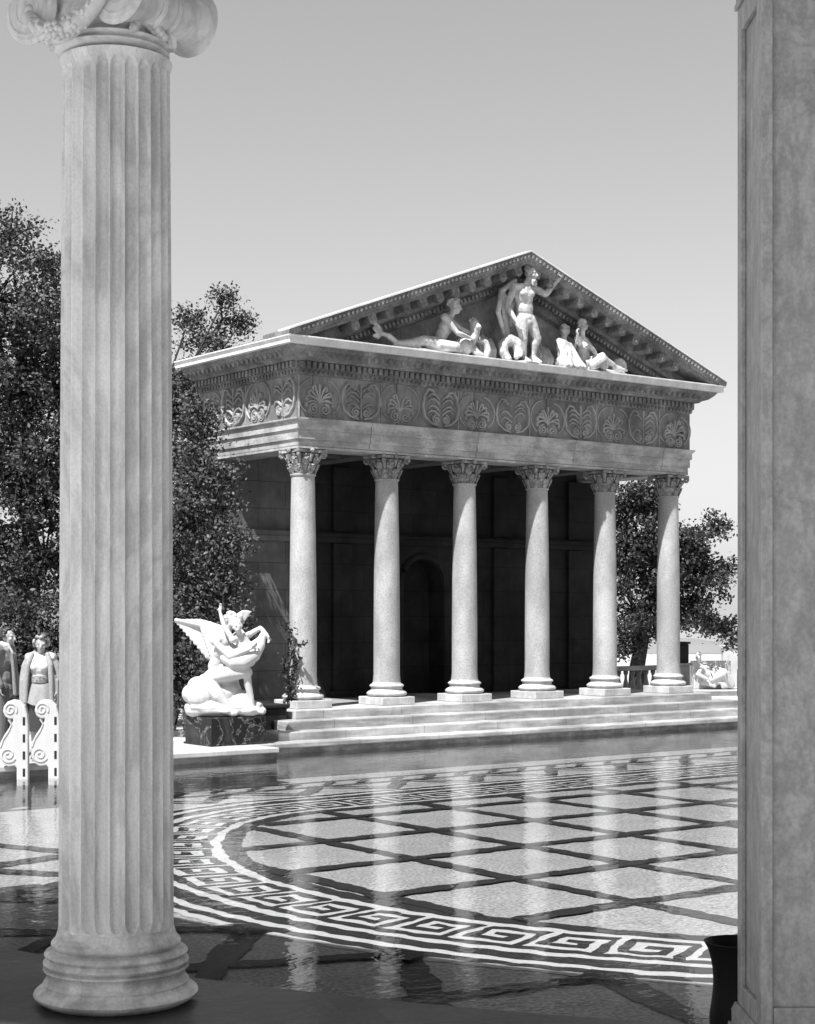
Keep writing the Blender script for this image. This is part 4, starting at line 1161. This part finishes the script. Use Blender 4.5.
sculpt(b, 'coat', M['coat'], wp, .011, 2)
b = MB()
for x in (-.07,.1): b.chain([(x,.03,.04),(x,-.06,.04),(x+.01,-.15,.028)], [.036,.036,.028], 8)
sculpt(b, 'shoes', M['shoe'], wp, .009, 1)

# --- scroll-shaped marble ladder rails standing at the pool edge
def make_rail():
    r = empty('ladder_rail'); b = MB()
    out = [(-.0,-.22),(.14,-.22),(.14,.52),(.13,.66),(.10,.77),(.04,.83),(-.04,.845),(-.11,.82),(-.155,.76),(-.165,.70),(-.14,.64),(-.09,.605),(-.045,.61),(-.04,.58),(-.09,.50),(-.15,.41),(-.20,.31),(-.215,.21),(-.20,.12),(-.155,.05),(-.10,.02),(-.02,.03),(-.0,-.0)]
    b.poly(out, -.06, .06, 'xz')
    b.build('scroll_slab', M['statue'], r, bevel=.028)
    b = MB()
    for sy in (-1, 1):
        for (cx, cz, r0, sgn) in ((-.075,.725,.085,1), (-.10,.17,.10,-1)):
            pts = []
            for k in range(34):
                t = k/33; a = -.5+sgn*t*1.7*2*PI; rr = r0*(1-.85*t); pts.append((cx+rr*math.cos(a), sy*.062, cz+rr*math.sin(a)))
            b.tube(pts, [.011]*34, 6, up=(0,1,0))
        pts = [(-.10,.60),(-.06,.54),(-.10,.45),(-.16,.36),(-.195,.26)]; b.tube([(x, sy*.062, z) for x, z in pts], [.010]*5, 6, up=(0,1,0))
    b.build('scroll_moulding', M['statue'], r, smooth=50)
    b = MB()
    for k in range(4):
        b = MB(); b.box(.075,.105,-.063,.063,-.10+.21*k,.0+.21*k); b.build('slot', M['pooldark'], r)  # solid dark boxes stand for the shade inside open slots
    return r
rail = make_rail(); rail.location = (-4.80, 20.42, 0); rail.rotation_euler = (0,0,R(4))
tag(rail, 'white marble scroll-shaped pool ladder rail in front of the man', 'ladder rail', 'scroll rails of the pool ladder')
r2 = copy_tree(rail); r2.location = (-4.43, 20.50, 0)
tag(r2, 'white marble scroll-shaped pool ladder rail in front of the woman', 'ladder rail', 'scroll rails of the pool ladder')

# --- balustrades behind, block with urn, reclining sculpture, low stone block
def baluster_mb(): 
    b = MB(); b.lathe([(.05,0),(.055,.0),(.055,.06),(.03,.08),(.035,.11),(.062,.19),(.068,.25),(.055,.33),(.032,.43),(.028,.5),(.04,.53),(.052,.55),(.052,.60),(.0,.601)], 14); return b
def balustrade(p0, p1, z0, label, n):
    p0, p1 = Vector(p0), Vector(p1); d = p1-p0; o = empty('balustrade', (p0.x,p0.y,z0), math.atan2(d.y,d.x)); Ln = d.length
    tag(o, label, 'balustrade')
    b = MB(); b.box(0,Ln,-.11,.11,0,.1); b.build('plinth', M['baluster'], o, bevel=.01)
    b = MB(); b.box(0,Ln,-.12,.12,.705,.80); b.build('rail', M['baluster'], o, bevel=.015)
    me = baluster_mb().mesh('baluster'); me.materials.append(M['baluster']); me.shade_smooth()
    for k in range(n):
        c = bpy.data.objects.new('baluster', me); col.objects.link(c); c.parent = o; c.location = (Ln*(k+.5)/n, 0, .102)
    return o
balustrade(uvw(8.62,2.9), uvw(11.2,2.9), .0, 'shaded stone balustrade behind the two rightmost temple columns', 13)
balustrade(Vector((-6.6,26.3,0)), Vector((-3.3,25.6,0)), .0, 'dark stone balustrade behind the winged statue, mostly hidden', 15)
pb = empty('gate_post', uvw(11.5,2.9), TA); tag(pb, 'square stone post with a dark block on top right of the balustrade', 'post')
b = MB(); b.box(-.16,.16,-.16,.16,0,.78); b.box(-.2,.2,-.2,.2,.0,.1); b.box(-.2,.2,-.2,.2,.782,.84); b.build('post', M['baluster'], pb, bevel=.012)
b = MB(); b.box(-.14,.14,-.14,.14,.842,1.24); b.box(-.17,.17,-.17,.17,1.242,1.29); b.build('cap_block', M['wall'], pb, bevel=.012)
b = MB(); b.box(-.75,.75,-.35,.35,.004,.30); b.box(-.8,.8,-.4,.4,.302,.345)
sp = b.build('sculpture_plinth', M['coping'], None, bevel=.012); sp.location = (7.1, 38.2, -.2); sp.rotation_euler = (0,0,TA*.3)
tag(sp, 'low white stone plinth under the draped sculpture at far right', 'plinth')
b = MB(); b.ell((0,.05,.24), (.40,.2,.24), None, 18, 10); b.box(-.42,.42,-.05,.22,.0,.52)
for k in range(7):
    r_ = .36-.045*k; pts = [(.08+r_*math.cos(a), -.16-.012*k, .04+r_*.95*math.sin(a)) for a in [PI*(.02+.9*j/10) for j in range(11)]]; b.chain(pts, [.036]*11, 7)
J = dict(pelvis=(-.05,-.1,.22), chest=(-.22,-.08,.38), neck=(-.3,-.08,.50), head=(-.34,-.12,.58)); 
b.chain([(-.05,-.14,.22),(-.2,-.12,.36),(-.28,-.1,.48)], [.13,.12,.06], 10); head(b, J['head'], (-.3,-.9,0), .8, hair=3)
b.chain([(-.05,-.2,.2),(.2,-.24,.3),(.38,-.22,.08)], [.1,.09,.06], 10); b.chain([(-.25,-.14,.44),(-.38,-.22,.28),(-.2,-.28,.2)], [.05,.045,.03], 8)
ds = sculpt(b, 'draped_sculpture', M['statue'], None, .014, 2); ds.scale = (1.05,1.05,1.25); ds.location = (7.0, 38.2, .145); ds.rotation_euler = (0,0,R(8))
tag(ds, 'white reclining draped sculpture on a low plinth at far right beyond the temple steps', 'statue')
b = MB(); b.box(-.03,.03,-.03,.03,.005,.62); b.box(-.02,.9,-.018,.018,.40,.43); b.box(-.02,.9,-.018,.018,.58,.61); b.box(.84,.90,-.03,.03,.005,.62)
hr = b.build('handrail', M['iron'], None); hr.location = (7.5, 37.6, .0)
tag(hr, 'short dark iron handrail beside the draped sculpture', 'handrail')
b = MB(); b.box(-2.2,2.2,-.15,.15,0,.98); b.box(-2.25,2.25,-.19,.19,.982,1.06)
pw_ = b.build('parapet_wall', M['coping'], None, bevel=.015); pw_.location = (10.35, 43.0, 0)
tag(pw_, 'low white parapet wall behind the draped sculpture at far right', 'wall')
b = MB(); b.box(-1.30,-.62,-.50,.35,.0,.46); b.box(-1.34,-.58,-.53,.38,.462,.52)
sb = framed(b.build('stone_block', M['wall'], None, bevel=.015))
tag(sb, 'low dark stone block between the statue pedestal and the leftmost temple column', 'block')

# ------------------------------------------------------------------ trees and plants
def leaf_mesh(name, pts, size, mat, parent, seed, flat=.5):
    g = np.random.default_rng(seed); n = len(pts)
    nrm = g.normal(size=(n,3)); nrm[:,2] += flat; nrm /= np.linalg.norm(nrm, axis=1)[:,None]
    t = g.normal(size=(n,3)); t -= nrm*(t*nrm).sum(1)[:,None]; t /= np.linalg.norm(t, axis=1)[:,None]
    s = np.cross(nrm, t); sz = size*g.uniform(.6,1.25,size=(n,1))
    v = np.empty((n,6,3)); bend = nrm*sz*.12
    v[:,0] = pts-t*sz*.5; v[:,1] = pts-t*sz*.1+s*sz*.27-bend; v[:,2] = pts+t*sz*.25+s*sz*.22-bend; v[:,3] = pts+t*sz*.5-bend*1.5; v[:,4] = pts+t*sz*.25-s*sz*.22-bend; v[:,5] = pts-t*sz*.1-s*sz*.27-bend
    me = bpy.data.meshes.new(name); me.vertices.add(n*6); me.vertices.foreach_set('co', v.reshape(-1))
    me.loops.add(n*6); me.loops.foreach_set('vertex_index', np.arange(n*6, dtype=np.int32)); me.polygons.add(n)
    me.polygons.foreach_set('loop_start', np.arange(0, n*6, 6, dtype=np.int32)); me.polygons.foreach_set('loop_total', np.full(n, 6, dtype=np.int32))
    me.update(calc_edges=True); me.validate(); me.materials.append(mat)
    o = bpy.data.objects.new(name, me); col.objects.link(o)
    if parent: o.parent = parent
    return o
def px(x, y, Y): return np.array([(x-407.5)*Y/F_PX, Y, EYE+(HORIZON-y)*Y/F_PX])
def tree(name, label, base, trunk_h, blobs, leaf, mat, seed, group=None, lean=(0,0), tr=.16, sub=26, per=70, sd=.17):
    """blobs: (centre, radius, density)"""
    base = Vector(base); o = empty(name, base); tag(o, label, 'tree' if 'shrub' not in name and 'vine' not in name else 'shrub', group)
    g = np.random.default_rng(seed); top = Vector((lean[0], lean[1], trunk_h))
    tb = MB(); tb.tube([(0,0,-.3),(lean[0]*.1,lean[1]*.1,trunk_h*.3),(lean[0]*.5+.05,lean[1]*.5,trunk_h*.65),top], [tr*1.25,tr,tr*.85,tr*.65], 10)
    tb.build('trunk', M['bark'], o, smooth=60)
    lb = MB(); P = []
    for (c, r, dn) in blobs:
        c = Vector(c)-base; mid = top.lerp(c, .5)+Vector((g.uniform(-.2,.2), g.uniform(-.2,.2), .15))
        lb.tube([top*.9, mid, c], [tr*.4, tr*.2, tr*.08], 7)
        rr = np.array(r if hasattr(r, '__len__') else (r,r,r*.9)); n = max(5, int(sub*dn*(rr.prod()**(1/3)/1.0)**2))
        for k in range(n):
            d = g.normal(size=3); d /= np.linalg.norm(d); q = np.array(c)+d*rr*g.uniform(.02,1.0)**.55
            lb.tube([c, c.lerp(Vector(q), .6)+Vector((0,0,.04)), Vector(q)], [tr*.12, tr*.08, tr*.04], 4)
            m = int(per*g.uniform(.5,1.5)); P.append(q+g.normal(size=(m,3))*sd*np.array([1,1,.75]))
    lb.build('limbs', M['bark'], o, smooth=60)
    leaf_mesh('crown', np.concatenate(P), leaf, mat, o, seed+1)
    return o
def B_(lst): return [(px(x, y, Y), r, d) for x, y, Y, r, d in lst]
tree('oak_tree', 'tall dark oak tree at the left edge behind the two people', (-7.2, 31.5, -.1), 4.0,
     B_([(10,240,31,(.75,.8,.7),1.1),(45,265,31,(.5,.6,.4),1.0),(-8,300,31,(1.1,1.1,1.0),1.2),(40,300,30.5,(.75,.9,.8),1.1),(20,370,31,(1.3,1.2,1.1),1.3),(-40,420,31,(1.4,1.3,1.3),1.2),(60,390,31.5,(1.1,1.1,1.1),1.2),(20,470,30.5,(1.4,1.2,1.2),1.3),(75,480,31.5,(1.2,1.1,1.2),1.2),(-20,560,31,(1.5,1.2,1.2),1.3),(45,560,30.5,(1.3,1.1,1.1),1.3),(110,440,32,(1.1,1.1,1.1),1),(110,550,32,(1.2,1.1,1.1),1.2)]),
     .085, M['leaf'], 21, 'oaks around the temple', tr=.22, sub=30, per=110)
tree('oak_tree', 'leafy oak tree hugging the left side of the temple, twigs above the cornice', uvw(-1.5,3.3,-.1), 3.2,
     B_([(180,400,28.6,(.7,.6,.7),1.8),(190,470,28.4,(.8,.6,.8),1.8),(185,550,28.2,(.9,.6,.8),1.8),(200,620,28.2,(.9,.6,.8),1.8),(188,322,29.8,(.4,.4,.42),.9),(222,318,30,(.38,.4,.4),.55),(205,345,29.8,(.55,.5,.4),.9),(226,296,30,(.13,.15,.22),.9),(242,322,30,(.14,.2,.2),.5),(180,392,29.5,(.65,.6,.6),1.3),(150,430,29,(.9,.7,.9),1.2),
         (196,425,26.4,(.38,.4,.45),2.6),(205,470,26.3,(.45,.4,.45),2.6),(190,520,26.3,(.55,.5,.5),2.6),(225,508,26.2,(.32,.3,.35),2.6),(236,548,26.0,(.28,.3,.35),2.6),(205,570,26.3,(.55,.5,.5),2.6),(180,610,26.5,(.6,.5,.5),2.6),(228,600,26.0,(.35,.35,.45),2.6),(240,640,26.0,(.25,.3,.4),1.1),(150,520,27.5,(.9,.8,.9),1.2),(140,610,27.5,(.8,.8,.8),1.2)]),
     .066, M['leaf'], 33, 'oaks around the temple', lean=(-.2,-.6), tr=.15, sub=44, per=110, sd=.13)
tree('oak_tree', 'spreading oak tree standing behind the right end of the temple', (5.3, 38.5, -.1), 2.6,
     B_([(628,505,38,(.9,.8,.7),1.1),(650,500,38.5,(.6,.7,.6),1.0),(632,555,38,(1.0,.9,.9),1.3),(668,560,38,(1.0,.9,.9),1.3),(634,610,38,(.8,.8,.75),1.2),(690,545,38,(.6,.6,.55),1.1),(716,530,38,(.42,.45,.3),.9),(700,580,38,(.7,.6,.6),1.2),(718,572,38,(.35,.4,.4),.9),(688,612,38,(.6,.6,.45),1.2),(712,624,38,(.5,.5,.35),1.1),(733,634,38,(.25,.3,.25),.7),(622,640,38,(.45,.5,.4),1.1),(655,620,38.3,(.5,.5,.4),1.0)]),
     .095, M['leafdark'], 45, 'oaks around the temple', lean=(.3,0), tr=.18, sub=48, per=85, sd=.14)
for i, (x, y, Y, r, lab) in enumerate(((-25,640,28.5,(1.3,.8,.95),'dark evergreen shrub at the left edge behind the man'),(40,640,28.2,(1.2,.8,1.0),'dark evergreen shrub directly behind the woman'),(130,640,28,(1.3,.8,1.0),'dark evergreen shrub mostly hidden by the fluted column'))):
    c = px(x, y, Y); tree('evergreen_shrub', lab, (c[0], c[1], 0), .5, [(c, r, 1.6), (c+np.array([.3,-.2,-.6]), (r[0],r[1],.7), 1.4)], .085, M['leafdark'], 60+i, 'evergreen shrubs behind the terrace', tr=.06, sub=30, per=80, sd=.15)
c = np.array(uvw(-1.75,1.0,1.2)); tree('evergreen_shrub', 'dark leafy shrub just behind the winged statue', uvw(-1.75,1.0,0), .5, [(c, (.6,.55,.95), 2.0), (c+np.array([.35,-.1,-.5]), (.4,.4,.6), 1.8), (c+np.array([-.5,0,-.4]), (.6,.5,.8), 1.8)], .08, M['leafdark'], 71, 'evergreen shrubs behind the terrace', tr=.05, sub=36, per=85, sd=.13)
# climbing vine on the leftmost temple column
vo = empty('climbing_vine', uvw(-.27,-.12,ZS)); tag(vo, 'thin climbing vine on the left side of the leftmost temple column', 'vine')
b = MB(); g = np.random.default_rng(5); P = []
for s_ in range(3):
    pts = [Vector((-.1+.06*s_+.03*math.sin(k+s_), -.03+.03*math.cos(k*1.3), .13*k)) for k in range(4+4*(s_ % 2)+3)]
    b.tube(pts, [.008]*len(pts), 5)
    for p in pts: P.append(np.array(p)+g.normal(size=(16,3))*.045)
pts = [Vector((.0,-.12,.9)), Vector((.1,-.2,1.0)), Vector((.2,-.24,1.02))]; b.tube([Vector((-.05,-.05,.7))]+pts, [.007]*4, 5)
for p in pts: P.append(np.array(p)+g.normal(size=(7,3))*.03)
b.build('stem', M['bark'], vo); leaf_mesh('foliage', np.concatenate(P), .07, M['leafdark'], vo, 8)
